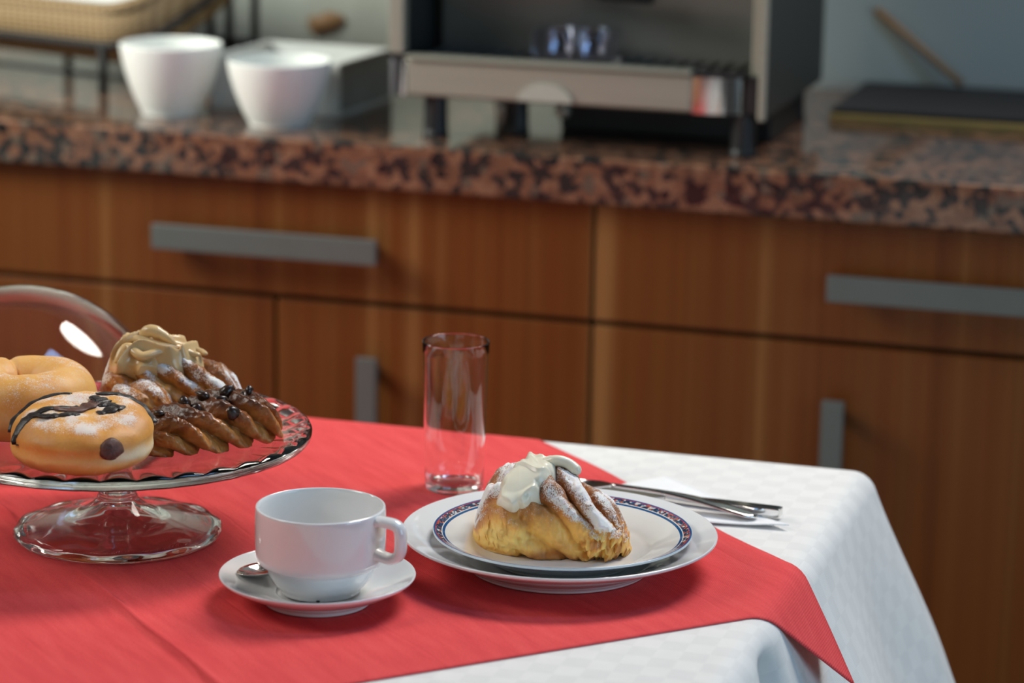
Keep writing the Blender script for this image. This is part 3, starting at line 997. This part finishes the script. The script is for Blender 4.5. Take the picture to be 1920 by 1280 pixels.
V, F = L1.patch(fld, th1, 150, 130, (0.08, 0.66), (0.7, 2.9))
mesh_obj('cream', V, F, CREAMW, bun)['label'] = 'glossy white cream running down the side'
V, F = tube(spline([(-0.006, 0.004, 0.0610), (0.002, 0.001, 0.0640), (0.010, 0.000, 0.0625), (0.0165, -0.003, 0.0585), (0.0185, -0.006, 0.0555)], 6), [0.0042] * 20 + [0.0036, 0.003, 0.0024, 0.0016, 0.0008], 12)
mesh_obj('cream_curl', V, F, CREAMW, bun)

# --- flaky croissant with coffee cream on the stand
SZ = T + 0.0794
cr = empty('coffee_cream_croissant', (-0.311, -0.016, SZ), yaw, 'sugar-dusted croissant topped with a swirl of coffee-coloured cream, on the cake stand', 'pastry')
L2 = Loaf([(-0.058, 0.044), (-0.046, 0.055), (-0.022, 0.056), (0.002, 0.050), (0.018, 0.043), (0.036, 0.041), (0.048, 0.037), (0.059, 0.030)],
          [(-0.058, 0.028), (-0.03, 0.033), (0.0, 0.034), (0.030, 0.031), (0.059, 0.025)],
          [(-0.058, 0.006), (0.0, 0.004), (0.059, 0.002)],
          band=0.030, slant=0.026, depth=0.28, phase=0.35, seed=8.0, sharp=2.2, lump=0.10, sq=0.8)


def shade2(p, th, b, u, Hh):
    x, y, z = p
    hrel = z / max(Hh, 0.02)
    n1 = nz(x, y, z, 55, 14)
    bake = 0.22 + 0.50 * sstep(0.25, 0.95, hrel + 0.15 * n1) + 0.10 * b + 0.05 * math.sin(x * 700 + z * 900)
    sg = 0.92 * sstep(0.40, 0.8, hrel + 0.1 * n1) * (0.3 + 0.7 * b) * (0.4 + 0.9 * sstep(-0.25, 0.35, nz(x, y, z, 42, 3)))
    return min(max(bake, 0), 1), sg


V, F, B, G = L2.mesh(220, 110, shade2)
LH = Loaf([(-0.030, 0.022), (-0.015, 0.030), (0.006, 0.033), (0.020, 0.029), (0.030, 0.022)], [(-0.030, 0.016), (0.0, 0.021), (0.030, 0.017)], [(-0.030, 0.004), (0.0, 0.0), (0.030, 0.004)],
          band=0.021, slant=0.012, depth=0.12, phase=0.2, seed=21.0, sharp=2.2, lump=0.10)


def shade3(p, th, b, u, Hh):
    x, y, z = p
    hrel = z / max(Hh, 0.015)
    front = sstep(2.0, 2.7, th)
    bake = 0.16 + 0.42 * sstep(0.35, 0.95, hrel) + 0.08 * b - 0.12 * front
    return min(max(bake, 0), 1), 0.75 * sstep(0.55, 0.95, hrel) * (0.4 + 0.6 * b)


V2, F2, B2, G2 = LH.mesh(110, 70, shade3)
off = len(V)
V += [(x - 0.021, y - 0.034, z) for x, y, z in V2]; F += [tuple(k + off for k in f) for f in F2]; B += B2; G += G2
# right tail
LT = Loaf([(-0.020, 0.020), (0.0, 0.027), (0.020, 0.020)], [(-0.020, 0.013), (0.0, 0.016), (0.020, 0.012)], [(-0.02, 0), (0.02, 0)], band=0.02, slant=0.01, depth=0.1, seed=31.0)
V2, F2, B2, G2 = LT.mesh(70, 50, shade3)
off = len(V)
V += [(x + 0.037, y - 0.024, z) for x, y, z in V2]; F += [tuple(k + off for k in f) for f in F2]; B += B2; G += [g * 1.25 for g in G2]
mesh_obj('body', V, F, M_CROI2, cr, attrs={'bake': B, 'sugar': G})
fld2 = ellipse_field([(-0.024, 2.00, 0.019, 0.70, 0.2), (-0.006, 1.72, 0.022, 0.58, 0.0), (0.010, 1.55, 0.016, 0.46, 0.0), (-0.036, 2.30, 0.010, 0.36, 0.2)], 0.22, 7)


def th2(x, y, z, th):
    wv = math.sin((x * 0.42 + th * 0.020) * 330 + 3.0 * nz(x, th * 0.03, 0, 28, 1))
    r = 0.0055 + 0.0095 * (1 - abs(wv)) ** 1.5 + 0.0035 * nz(x, th * 0.03, 0, 48, 5)
    return max(r, 0.003)


V, F = L2.patch(fld2, th2, 160, 130, (0.05, 0.75), (0.6, 2.9))
mesh_obj('cream', V, F, CREAMT, cr)['label'] = 'swirled tan coffee cream'
V, F = tube(spline([(-0.024, -0.002, 0.0590), (-0.016, -0.004, 0.0660), (-0.006, -0.006, 0.0640), (0.006, -0.008, 0.0560)], 6), [0.001, 0.002, 0.003, 0.004, 0.0045, 0.005, 0.005, 0.005, 0.005, 0.005, 0.005, 0.0045, 0.004, 0.004, 0.0035, 0.003, 0.002, 0.0015, 0.001], 10)
mesh_obj('cream_peak', V, F, CREAMT, cr)


def on_loaf(Lf, u, th, h):
    (x, y, z), b_, Hh_ = Lf.point(u, th, True)
    n = Vector((0.25 * (u - 0.5), math.cos(th), max(math.sin(th), 0.05))).normalized()
    return (x + n.x * h, y + n.y * h, z + n.z * h)


for seq, r in [([(0.24, 2.45), (0.30, 2.05), (0.38, 2.30), (0.46, 2.05), (0.54, 1.90)], 0.0046),
               ([(0.22, 2.05), (0.32, 1.78), (0.44, 1.88), (0.56, 1.70), (0.64, 1.72)], 0.0050),
               ([(0.27, 1.66), (0.38, 1.50), (0.50, 1.62), (0.60, 1.48), (0.67, 1.62)], 0.0046)]:
    pts = [on_loaf(L2, p.x, p.y, 0.0085) for p in spline([(a, b, 0) for a, b in seq], 8)]
    n = len(pts)
    V, F = tube(pts, [r * (0.15 + 0.85 * math.sin(math.pi * (k + 0.5) / n) ** 0.6) for k in range(n)], 12, flat=(1.0, 0.75))
    mesh_obj('cream_fold', V, F, CREAMT, cr)

# --- chocolate braid on the stand
br = empty('chocolate_braid', (-0.2500, -0.0850, SZ), math.radians(50), 'dark glazed braided chocolate pastry with chocolate chips, on the cake stand edge', 'pastry')
L3 = Loaf([(-0.062, 0.022), (-0.045, 0.028), (-0.02, 0.033), (0.01, 0.037), (0.035, 0.037), (0.059, 0.030)],
          [(-0.062, 0.024), (-0.03, 0.032), (0.02, 0.032), (0.062, 0.027)], [(-0.062, 0.0), (0.062, 0.0)],
          band=0.0215, slant=0.011, depth=0.42, phase=0.6, seed=12.0, sharp=1.9, lump=0.10, fine=0.0013, warp=0.25, sq=0.82)


def shade4(p, th, b, u, Hh):
    x, y, z = p
    hrel = z / max(Hh, 0.015)
    n1 = nz(x, y, z, 60, 24)
    bake = 0.16 + 0.66 * sstep(0.40, 1.0, hrel + 0.22 * n1) + 0.10 * (1 - b) * sstep(0.3, 0.6, hrel) + 0.16 * nz(x, y, z, 130, 4)
    bake += 0.35 * sstep(0.15, 0.03, hrel) * sstep(-0.02, -0.05, x)
    return min(max(bake, 0), 1), 0.0


V, F, B, G = L3.mesh(240, 110, shade4)
mesh_obj('body', V, F, M_BRAID, br, attrs={'bake': B, 'sugar': G})
for k, (u, th, s) in enumerate([(0.24, 1.62, 0.0046), (0.49, 1.50, 0.0062), (0.545, 1.66, 0.0066), (0.60, 1.55, 0.0062), (0.67, 1.66, 0.0048), (0.44, 1.66, 0.0052), (0.40, 1.50, 0.0050), (0.55, 2.50, 0.0056), (0.73, 1.50, 0.0046), (0.645, 1.40, 0.0052)]):
    (x, y, z), b, Hh = L3.point(u, th)
    Vc, Fc = lathe([(0, -1), (0.55, -0.8), (0.95, -0.2), (0.9, 0.4), (0.5, 0.85), (0, 0.95)], 12)
    Vc = [(a * s * (1.1 + 0.55 * nz(a, b_, c, 1.1, k)), b_ * s * (1.0 + 0.5 * nz(a, b_, c, 1.2, k + 9)), c * s * (0.62 + 0.35 * nz(a, b_, c, 1.4, k))) for a, b_, c in Vc]
    o = mesh_obj('chocolate_chip', Vc, Fc, CHOC, br, loc=(x, y, z + 0.0004))
    o.rotation_euler = (0.3 * k, 0.2 * k, k)


# --- filled doughnut with chocolate drizzle
class Bun:
    def __init__(s, R, H, seed): s.R, s.H, s.seed = R, H, seed

    def point(s, a, ph, off=0.0):
        """a azimuth, ph -pi/2..pi/2"""
        c, n = math.cos(ph), math.sin(ph)
        rr = s.R * abs(c) ** 0.62
        z = s.H / 2 + s.H / 2 * math.copysign(abs(n) ** 0.80, n)
        k = 1 + 0.035 * nz(math.cos(a), math.sin(a), z * 20, 1.4, s.seed) - 0.025 * math.exp(-(ph / 0.16) ** 2)
        z += s.H * 0.05 * nz(math.cos(a) * c, math.sin(a) * c, 0, 1.6, s.seed + 5) * max(n, 0)
        z -= 0.0035 * math.exp(-(rr / (0.35 * s.R)) ** 2) * max(n, 0)
        x, y = rr * k * math.cos(a), rr * k * math.sin(a)
        z *= 1 + 0.15 * y / s.R
        z += 0.0012 * nz(x, y, z, 90, s.seed)
        nn = Vector((c * math.cos(a), c * math.sin(a), n * 1.2)).normalized() * off
        return (x + nn.x, y + nn.y, max(z + nn.z, 0))


dn = empty('filled_doughnut', (-0.3105, -0.1765, SZ), yaw, 'round filled doughnut with dark chocolate drizzle and brown filling spot, on the cake stand', 'doughnut')
B1 = Bun(0.0520, 0.0455, 5.0)
V, F, B, G = [], [], [], []
NA, NP = 160, 90
for j in range(NP + 1):
    ph = -math.pi / 2 + math.pi * j / NP
    for i in range(NA):
        a = 2 * math.pi * i / NA
        p = B1.point(a, ph)
        V.append(p)
        n1 = nz(p[0], p[1], p[2], 40, 7)
        band = math.exp(-((ph + 0.16 + 0.12 * n1) / 0.30) ** 2) * (0.45 + 0.55 * sstep(-0.02, 0.045, p[0]))
        bake = 0.66 - 0.56 * band + 0.22 * n1 - 0.12 * sstep(0.7, 1.2, ph)
        B.append(min(max(bake, 0), 1))
        G.append(0.24 + 0.85 * sstep(0.55, 1.0, ph) * (0.5 + nz(p[0], p[1], 0, 60, 2)) + 0.12 * sstep(-0.3, -0.8, ph))
for j in range(NP):
    for i in range(NA):
        i2 = (i + 1) % NA
        F.append((j * NA + i, j * NA + i2, (j + 1) * NA + i2, (j + 1) * NA + i))
mesh_obj('body', V, F, M_DOUGH, dn, attrs={'bake': B, 'sugar': G})


def on_bun(x, y, off=0.0):
    """point on the top of the bun above local x,y"""
    a = math.atan2(y, x); r = math.hypot(x, y)
    c = min(r / B1.R, 0.999) ** (1 / 0.62)
    return B1.point(a, math.acos(c), off)


DRIZ = mat_pastry('sugared_chocolate_drizzle', [(0.0, (0.05, 0.02, 0.012)), (0.4, (0.022, 0.014, 0.012)), (1.0, (0.010, 0.009, 0.010))], sugar_amt=0.45, rough=0.4, grain=1400, sss=0.0)
for pts, r in [([(-0.0500, -0.012), (-0.046, 0.006), (-0.034, 0.020), (-0.020, 0.026), (-0.012, 0.024)], 0.0022),
               ([(-0.0455, -0.0270), (-0.0400, -0.0200), (-0.030, -0.012), (-0.016, -0.004), (-0.004, 0.004)], 0.0030),
               ([(-0.034, -0.0150), (-0.024, -0.0185), (-0.014, -0.0180), (-0.005, -0.0150), (-0.001, -0.0165)], 0.0030),
               ([(-0.020, -0.008), (-0.006, -0.004), (0.004, 0.006), (0.010, 0.016)], 0.0042),
               ([(0.004, 0.020), (0.012, 0.014), (0.016, 0.010), (0.022, 0.009)], 0.0046),
               ([(0.006, 0.026), (0.020, 0.031), (0.033, 0.028), (0.044, 0.018), (0.0505, 0.004)], 0.0026),
               ([(0.012, -0.008), (0.019, -0.003), (0.025, 0.002), (0.029, 0.001)], 0.0042),
               ([(-0.0440, -0.0280), (-0.0420, -0.0305)], 0.0010)]:
    path = [on_bun(p.x, p.y, 0.0003) for p in spline([(a, b, 0) for a, b in pts], 9)]
    n = len(path)
    V, F = tube(path, [r * (0.30 + 0.70 * math.sin(math.pi * min(max((k + 0.5) / n, 0.06), 0.94)) ** 0.5) * (1 + 0.55 * nz(k * 0.31, r * 900, 0, 1.0)) for k in range(n)], 12, flat=(1.5, 0.36))
    mesh_obj('chocolate_drizzle', V, F, CHOCFILL if abs(r - 0.0042) < 1e-6 and pts[0][0] < 0 else DRIZ, dn, attrs={'bake': [0.5] * len(V), 'sugar': [0.30] * len(V)})
# filling that shows in a hole in its side
Vc, Fc = lathe([(0, 0.0022), (0.35, 0.0020), (0.8, 0.0012), (1.0, -0.0006), (0, -0.002)], 28)
a0 = math.radians(-58)
p0 = Vector(B1.point(a0, 0.16))
Vc = [(a * 0.0088 * (1 + 0.45 * nz(a, b_, 0, 0.9, 3)), b_ * 0.0074 * (1 + 0.4 * nz(a, b_, 2, 0.8, 5)), c + 0.0009 * nz(a, b_, c, 5, 1)) for a, b_, c in Vc]
o = mesh_obj('filling', Vc, Fc, CHOCFILL, dn, loc=tuple(p0))
o.rotation_euler = Vector((math.cos(a0), math.sin(a0), 0.20)).to_track_quat('Z', 'Y').to_euler()
o['label'] = 'brown chocolate filling showing in the side'

# --- sugared ring doughnut
rg = empty('ring_doughnut', (-0.394, -0.100, SZ), yaw + 0.3, 'golden sugar-coated ring doughnut on the cake stand, next to the glass dome', 'doughnut')
V, F, B, G = [], [], [], []
NA, NP = 170, 80
RM, rm = 0.0320, 0.0235
for i in range(NA):
    a = 2 * math.pi * i / NA
    kk = 1 + 0.10 * nz(math.cos(a), math.sin(a), 0, 1.5, 3) - 0.10 * math.exp(-((((a - 1.75) + math.pi) % (2 * math.pi) - math.pi) / 0.10) ** 2)
    for j in range(NP):
        b = 2 * math.pi * j / NP
        cb, sb = math.cos(b), math.sin(b)
        x = (RM + rm * kk * cb) * math.cos(a); y = (RM + rm * kk * cb) * math.sin(a)
        z = 0.0245 + 0.0258 * kk * math.copysign(abs(sb) ** 0.85, sb)
        z = max(z, 0.0)
        n1 = nz(x, y, z, 45, 8)
        V.append((x, y, z))
        bake = 0.46 + 0.16 * n1 - 0.24 * math.exp(-((z - 0.022) / 0.007) ** 2) * (cb > 0)
        B.append(min(max(bake, 0), 1)); G.append(0.24 + 0.20 * max(sb, 0) + 0.3 * n1)
for i in range(NA):
    for j in range(NP):
        i2, j2 = (i + 1) % NA, (j + 1) % NP
        F.append((i * NP + j, i2 * NP + j, i2 * NP + j2, i * NP + j2))
mesh_obj('body', V, F, M_DOUGH, rg, attrs={'bake': B, 'sugar': G})

# ------------------------------------------------------------------ things on the counter
def bowl(loc, label, hs=1.0):
    prof = smooth_profile([(0, 0.004), (0.028, 0.0035), (0.031, 0.0), (0.0335, 0.0005), (0.0345, 0.004), (0.041, 0.018), (0.0485, 0.038), (0.0545, 0.060), (0.0572, 0.0765), (0.0568, 0.0785), (0.0552, 0.0780), (0.0520, 0.060), (0.0455, 0.037), (0.037, 0.018), (0.028, 0.0085), (0, 0.0075)], 4)
    return tag(lathe_obj('bowl', [(r, z * hs) for r, z in prof], BOWLW, None, 96, loc=loc), label, 'bowl', 'white bowls on the granite worktop')


bowl((-0.722, 0.942, CT), 'tapered white bowl on the granite worktop beside the wicker basket')
bowl((-0.582, 0.915, CT), 'tapered white bowl on the granite worktop in front of the white box', 0.90)

# open white box
bxr = empty('storage_box', (-0.612, 1.06, CT), math.radians(-4), 'open white box with a grey side behind the bowls', 'box')
x0, x1, y0, y1, h, t = -0.080, 0.080, -0.072, 0.080, 0.060, 0.005
box('base', x0, x1, y0, y1, 0, 0.005, CARD, bxr, 0.001)
box('front_wall', x0, x1, y0, y0 + t, 0.0051, h, CARD, bxr, 0.001)
box('back_wall', x0, x1, y1 - t, y1, 0.0051, h, CARD, bxr, 0.001)
box('side_wall', x0, x0 + t, y0 + t + 0.0001, y1 - t - 0.0001, 0.0051, h, CARD, bxr, 0.001)
box('side_wall', x1 - t, x1, y0 + t + 0.0001, y1 - t - 0.0001, 0.0051, h, CARDGREY, bxr, 0.001)['label'] = 'grey side of the box'

# ---- coffee machine
cm = empty('coffee_machine', (-0.2435, 1.04, CT), 0, 'steel espresso coffee machine with drip tray on black feet', 'coffee machine')
ox, oy, oz = -0.2435, 1.04, CT


def mb(name, a, b, c, d, e, f, mat, par=cm, bev=0.002):
    return box(name, a - ox, b - ox, c - oy, d - oy, e - oz, f - oz, mat, par, bev)


for fx, fy in ((-0.398, 0.905), (-0.060, 0.905), (-0.398, 1.17), (-0.060, 1.17), (-0.322, 0.955)):
    V, F = lathe([(0, 0), (0.0135, 0), (0.0145, 0.003), (0.0130, 0.008), (0.0125, 0.0445), (0, 0.0445)], 24)
    mesh_obj('foot', V, F, BLACK, cm, loc=(fx - ox, fy - oy, 0), smooth=False)
mb('chassis', -0.440, -0.045, 0.905, 1.205, 0.9447, 0.952, BLACK)
mb('underside_shade_block', -0.285, -0.050, 1.00, 1.16, 0.9005, 0.9445, BLACK)  # black block added in place of the shade under the machine
tr = mb('drip_tray', -0.426, -0.112, 0.884, 0.9040, 0.9452, 0.985, STEEL, bev=0.004)
mb('tray_lip', -0.426, -0.112, 0.8800, 0.9042, 0.9851, 0.9890, STEEL, tr, 0.0015)
V, F = [], []
nb = 28
for k in range(nb + 1):
    a = math.pi * k / nb
    for yy in (-0.003, 0.0):
        V.append((math.cos(a) * 0.030, yy, math.sin(a) * 0.019))
for k in range(nb):
    F.append((2 * k, 2 * k + 1, 2 * k + 3, 2 * k + 2))
F.append(tuple(2 * k for k in range(nb + 1))); F.append(tuple(2 * k + 1 for k in range(nb, -1, -1)))
F.append((0, 2 * nb, 2 * nb + 1, 1))
mesh_obj('tray_badge', V, F, plain('pale_badge', (0.46, 0.45, 0.38), 0.5), tr, loc=(-0.270 - ox, 0.8838 - oy, 0.948 - oz), smooth=False)['label'] = 'pale half-round badge'
# rounded chrome corners of the tray
for sgn, xa, xb in ((1, -0.1115, -0.058), (-1, -0.4265, -0.448)):
    V, F = [], []
    n = 16
    for k in range(n + 1):
        a = math.pi / 2 * k / n
        x = xa + (xb - xa) * math.sin(a); y = 0.9040 - 0.020 * math.cos(a) ** 0.7
        for z in (0.9452, 0.983): V.append((x - ox, y - oy, z - oz))
    V += [(xa - ox, 0.904 - oy, 0.9452 - oz), (xa - ox, 0.904 - oy, 0.983 - oz)]
    m_ = n + 1
    for k in range(n): F.append((2 * k, 2 * k + 2, 2 * k + 3, 2 * k + 1))
    F.append(tuple([2 * k for k in range(m_)] + [2 * m_])); F.append(tuple([2 * k + 1 for k in range(m_)] + [2 * m_ + 1]))
    F.append((0, 1, 2 * m_ + 1, 2 * m_)); F.append((2 * n, 2 * m_, 2 * m_ + 1, 2 * n + 1))
    mesh_obj('tray_corner', V, F, CHROME, cm, smooth=False)
    mb('corner_cap', min(xa, xb), max(xa, xb), 0.886, 0.9040, 0.9831, 0.9885, BLACK)
mb('tray_end', -0.0575, -0.0425, 0.893, 0.9045, 0.9452, 0.985, BLACK)
# grille slats over the tray
gr = mb('grille', -0.430, -0.055, 0.9045, 1.02, 0.953, 0.978, BLACK)
for k in range(22):
    x = -0.424 + k * 0.0168
    mb('grille_bar', x, x + 0.006, 0.906, 1.018, 0.9781, 0.983, DARKSTEEL, gr, 0.001)
mb('back_panel', -0.430, -0.055, 1.0205, 1.030, 0.953, 1.16, DARKSTEEL)
mb('post', -0.447, -0.4305, 0.889, 0.906, 0.9890, 1.16, STEEL)
mb('post', -0.054, -0.0430, 0.9050, 0.920, 0.953, 1.16, STEEL)
mb('side_panel', -0.0425, -0.0360, 0.893, 1.215, 0.940, 1.34, DARKPANEL, bev=0.004)
mb('side_edge', -0.0425, -0.0340, 0.8865, 0.8928, 0.940, 1.34, STEEL, bev=0.002)
mb('side_panel', -0.447, -0.4405, 0.9065, 1.215, 0.953, 1.34, DARKPANEL, bev=0.004)
mb('upper_body', -0.440, -0.043, 0.935, 1.205, 1.1605, 1.34, STEEL, bev=0.006)
mb('rear_body', -0.440, -0.043, 1.0305, 1.205, 0.9525, 1.160, DARKPANEL)
for gx in (-0.300, -0.175):
    V, F = lathe([(0, 0), (0.026, 0), (0.029, 0.004), (0.029, 0.030), (0.022, 0.040), (0, 0.040)], 32)
    g_ = mesh_obj('group_head', V, F, CHROME, cm, loc=(gx - ox, 0.975 - oy, 1.1205 - oz))
V, F = tube([(-0.240, 0.985, 1.0545), (-0.180, 0.975, 1.056)], [0.0085, 0.0105], 16)
mesh_obj('portafilter_handle', [(a - ox, b - oy, c - oz) for a, b, c in V], F, BLACK, cm)
V, F = tube([(-0.290, 0.985, 1.062), (-0.2405, 0.985, 1.0545)], [0.006, 0.006], 12)
mesh_obj('portafilter_neck', [(a - ox, b - oy, c - oz) for a, b, c in V], F, CHROME, cm)
V, F = tube([(-0.290, 0.985, 1.062), (-0.300, 0.975, 1.12)], [0.006, 0.010], 12)
mesh_obj('spout', [(a - ox, b - oy, c - oz) for a, b, c in V], F, CHROME, cm)
V, F = lathe([(0, -0.009), (0.006, -0.007), (0.009, 0), (0.006, 0.007), (0, 0.009)], 20)
mesh_obj('drain_knob', V, F, STEEL, cm, loc=(-0.262 - ox, 0.925 - oy, 0.9335 - oz))

# small clear holder with two shot glasses standing on the grille
ah = empty('acrylic_holder', (-0.256, 0.955, 0.9832), 0, 'clear acrylic holder standing on the coffee machine grille', 'holder')
box('base', -0.044, 0.044, -0.022, 0.022, 0, 0.003, ACRYLIC, ah, 0.001)
box('front', -0.044, 0.044, -0.022, -0.020, 0.0031, 0.034, ACRYLIC, ah, 0.0006)
box('back', -0.044, 0.044, 0.020, 0.022, 0.0031, 0.034, ACRYLIC, ah, 0.0006)
for sx in (-1, 1):
    box('side', sx * 0.043 - 0.001, sx * 0.043 + 0.001, -0.0199, 0.0199, 0.0031, 0.034, ACRYLIC, ah, 0.0006)
for k, dx in enumerate((-0.018, 0.018)):
    g = lathe_obj('shot_glass', [(0, 0.0), (0.012, 0), (0.014, 0.002), (0.016, 0.032), (0.0146, 0.032), (0.0128, 0.006), (0, 0.005)], ACRYLIC, None, 32, loc=(-0.256 + dx, 0.955, 0.9864))
    tag(g, 'small clear shot glass inside the acrylic holder on the coffee machine', 'glass', 'shot glasses in the holder')

# black glass slab with a brass front strip at the back of the counter, and the leaning stick
bt = empty('black_glass_slab', (0.25, 1.30, CT), 0, 'flat black glass slab with a thin brass front strip, at the back of the worktop', 'slab')
box('slab', -0.27, 0.30, -0.115, 0.115, 0.0, 0.014, BLACKG, bt, 0.002)
box('strip', -0.27, 0.30, -0.123, -0.1152, 0.0, 0.008, BRASS, bt, 0.0015)
V, F = tube([(0.098, 1.400, CT + 0.0190), (-0.012, 1.4225, 1.000)], [0.0048, 0.0048], 12)
tag(mesh_obj('wooden_stick', V, F, TANWOOD), 'thin tan wooden stick leaning on the wall beside the coffee machine', 'stick')

# small tan ornament fixed to the wall above the box
V, F = [], []
for k in range(24):
    a = 2 * math.pi * k / 24
    r = 0.018 * (1 + 0.28 * math.sin(2 * a + 0.8) + 0.12 * math.sin(5 * a))
    V.append((math.cos(a) * r * 1.15, 0, math.sin(a) * r * 0.9)); V.append((math.cos(a) * r * 1.0, -0.006, math.sin(a) * r * 0.8))
for k in range(24):
    k2 = (k + 1) % 24
    F.append((2 * k, 2 * k2, 2 * k2 + 1, 2 * k + 1))
F.append(tuple(2 * k + 1 for k in range(24))); F.append(tuple(2 * k for k in range(23, -1, -1)))
tag(mesh_obj('wall_ornament', V, F, TANWOOD, loc=(-0.719, 1.4299, 0.947)), 'small tan ornament on the grey wall above the white box', 'ornament')

# ---- wicker basket in a black wire stand
A = Vector((-0.796, 1.020, 0.958))                       # right front corner of the hoop
da = Vector((-0.95, 0.312, 0)).normalized()              # along the front, to the left
bh = Vector((0.312, 0.95, 0)).normalized()
tl = math.radians(21)
db = (bh * math.cos(tl) + Vector((0, 0, 1)) * math.sin(tl)).normalized()
dn_ = da.cross(db).normalized()
if dn_.z < 0: dn_ = -dn_
LA, LB = 0.38, 0.24


def rrect(inset, rad, n=10, la=LA, lb=LB):
    out = []
    for cx, cy, a0 in ((inset + rad, inset + rad, math.pi), (la - inset - rad, inset + rad, 1.5 * math.pi), (la - inset - rad, lb - inset - rad, 0), (inset + rad, lb - inset - rad, 0.5 * math.pi)):
        for k in range(n + 1):
            a = a0 + math.pi / 2 * k / n
            out.append((cx + math.cos(a) * rad, cy + math.sin(a) * rad))
    return out


def bpt(p, n_): return A + da * p[0] + db * p[1] + dn_ * n_


wb = empty('wicker_basket', tuple(A), 0, 'pale wicker basket with white lining tilted in a black wire stand', 'basket')


def ring_mesh(name, rings, mat, par, close=False):
    V, F = [], []
    for ins, rad, n_ in rings:
        V += [tuple(bpt(p, n_) - A) for p in rrect(ins, rad)]
    c = len(rrect(0, 0.05))
    for i in range(len(rings) - 1):
        for k in range(c):
            k2 = (k + 1) % c
            F.append((i * c + k, i * c + k2, (i + 1) * c + k2, (i + 1) * c + k))
    if close: F.append(tuple(range(c)))
    return mesh_obj(name, V, F, mat, par)


ring_mesh('basket_wall', [(0.022, 0.05, -0.034), (0.012, 0.055, -0.020), (0.007, 0.06, 0.0), (0.010, 0.058, 0.018), (0.016, 0.055, 0.030), (0.020, 0.052, 0.034), (0.026, 0.048, 0.033), (0.028, 0.046, 0.024), (0.026, 0.047, -0.028)], WICKER, wb, True)
ring_mesh('rim', [(0.0148, 0.055, 0.0330), (0.0150, 0.0548, 0.0390), (0.0205, 0.051, 0.0415), (0.0260, 0.047, 0.0395), (0.0262, 0.047, 0.0335)], WICKER, wb)
# lining cloth, wavy
V, F = [], []
rr2 = rrect(0.029, 0.045)
c = len(rr2)
cen = Vector((LA / 2, LB / 2, 0))
for i, (sc_, nn_) in enumerate([(1.0, 0.040), (0.97, 0.036), (0.93, 0.018), (0.86, 0.012), (0.6, 0.010), (0.2, 0.011)]):
    for k, p in enumerate(rr2):
        pt = (cen.x + (p[0] - cen.x) * sc_, cen.y + (p[1] - cen.y) * sc_)
        V.append(tuple(bpt(pt, nn_ + 0.0035 * nz(pt[0], pt[1], 0, 40) * (i > 1)) - A))
for i in range(5):
    for k in range(c):
        k2 = (k + 1) % c
        F.append((i * c + k, i * c + k2, (i + 1) * c + k2, (i + 1) * c + k))
F.append(tuple(5 * c + k for k in range(c)))
mesh_obj('lining', V, F, CLOTHW, wb)['label'] = 'white cloth lining'

ws = empty('wire_stand', (-0.80, 1.0, CT), 0, 'black wire stand carrying the tilted wicker basket', 'stand')


def wire(name, pts, r=0.0032, n=10):
    V, F = tube([Vector(p) - Vector((-0.80, 1.0, CT)) for p in pts], r, n)
    return mesh_obj(name, V, F, BLACKW, ws)


hoop = [bpt(p, 0.0) for p in rrect(-0.001, 0.062, 8)]
wire('hoop', hoop + [hoop[0]], 0.0050)
lt = [bpt(p, 0.0) for p in ((0.055, -0.001), (LA - 0.055, -0.001))]
for p in lt:
    wire('leg', [p, Vector((p.x, p.y, CT))], 0.0055)
lb = [bpt(p, 0.0) for p in ((0.055, LB + 0.001), (LA - 0.055, LB + 0.001))]
for p in lb:
    wire('leg', [p, Vector((p.x, p.y, CT))], 0.0055)
wire('stretcher', [Vector((lt[0].x, lt[0].y, CT + 0.022)), Vector((lt[1].x, lt[1].y, CT + 0.022))], 0.0026)
wire('stretcher', [Vector((lb[0].x, lb[0].y, CT + 0.022)), Vector((lb[1].x, lb[1].y, CT + 0.022))], 0.0026)
wr = empty('wire_rack', (-0.79, 1.30, CT), 0, 'tall black wire rack by the wall behind the bowls', 'rack')
for px_ in (-0.823, -0.764):
    V, F = tube([(px_ + 0.79, 0, 0.0), (px_ + 0.79, 0, 0.34)], 0.0052, 10)
    mesh_obj('post', V, F, BLACKW, wr)
for zz in (0.032, 0.33):
    V, F = tube([(-0.055, 0.0085, zz), (0.0262, 0.0085, zz)], 0.006 if zz < 0.1 else 0.0035, 10)
    mesh_obj('crossbar', V, F, BLACKW, wr)
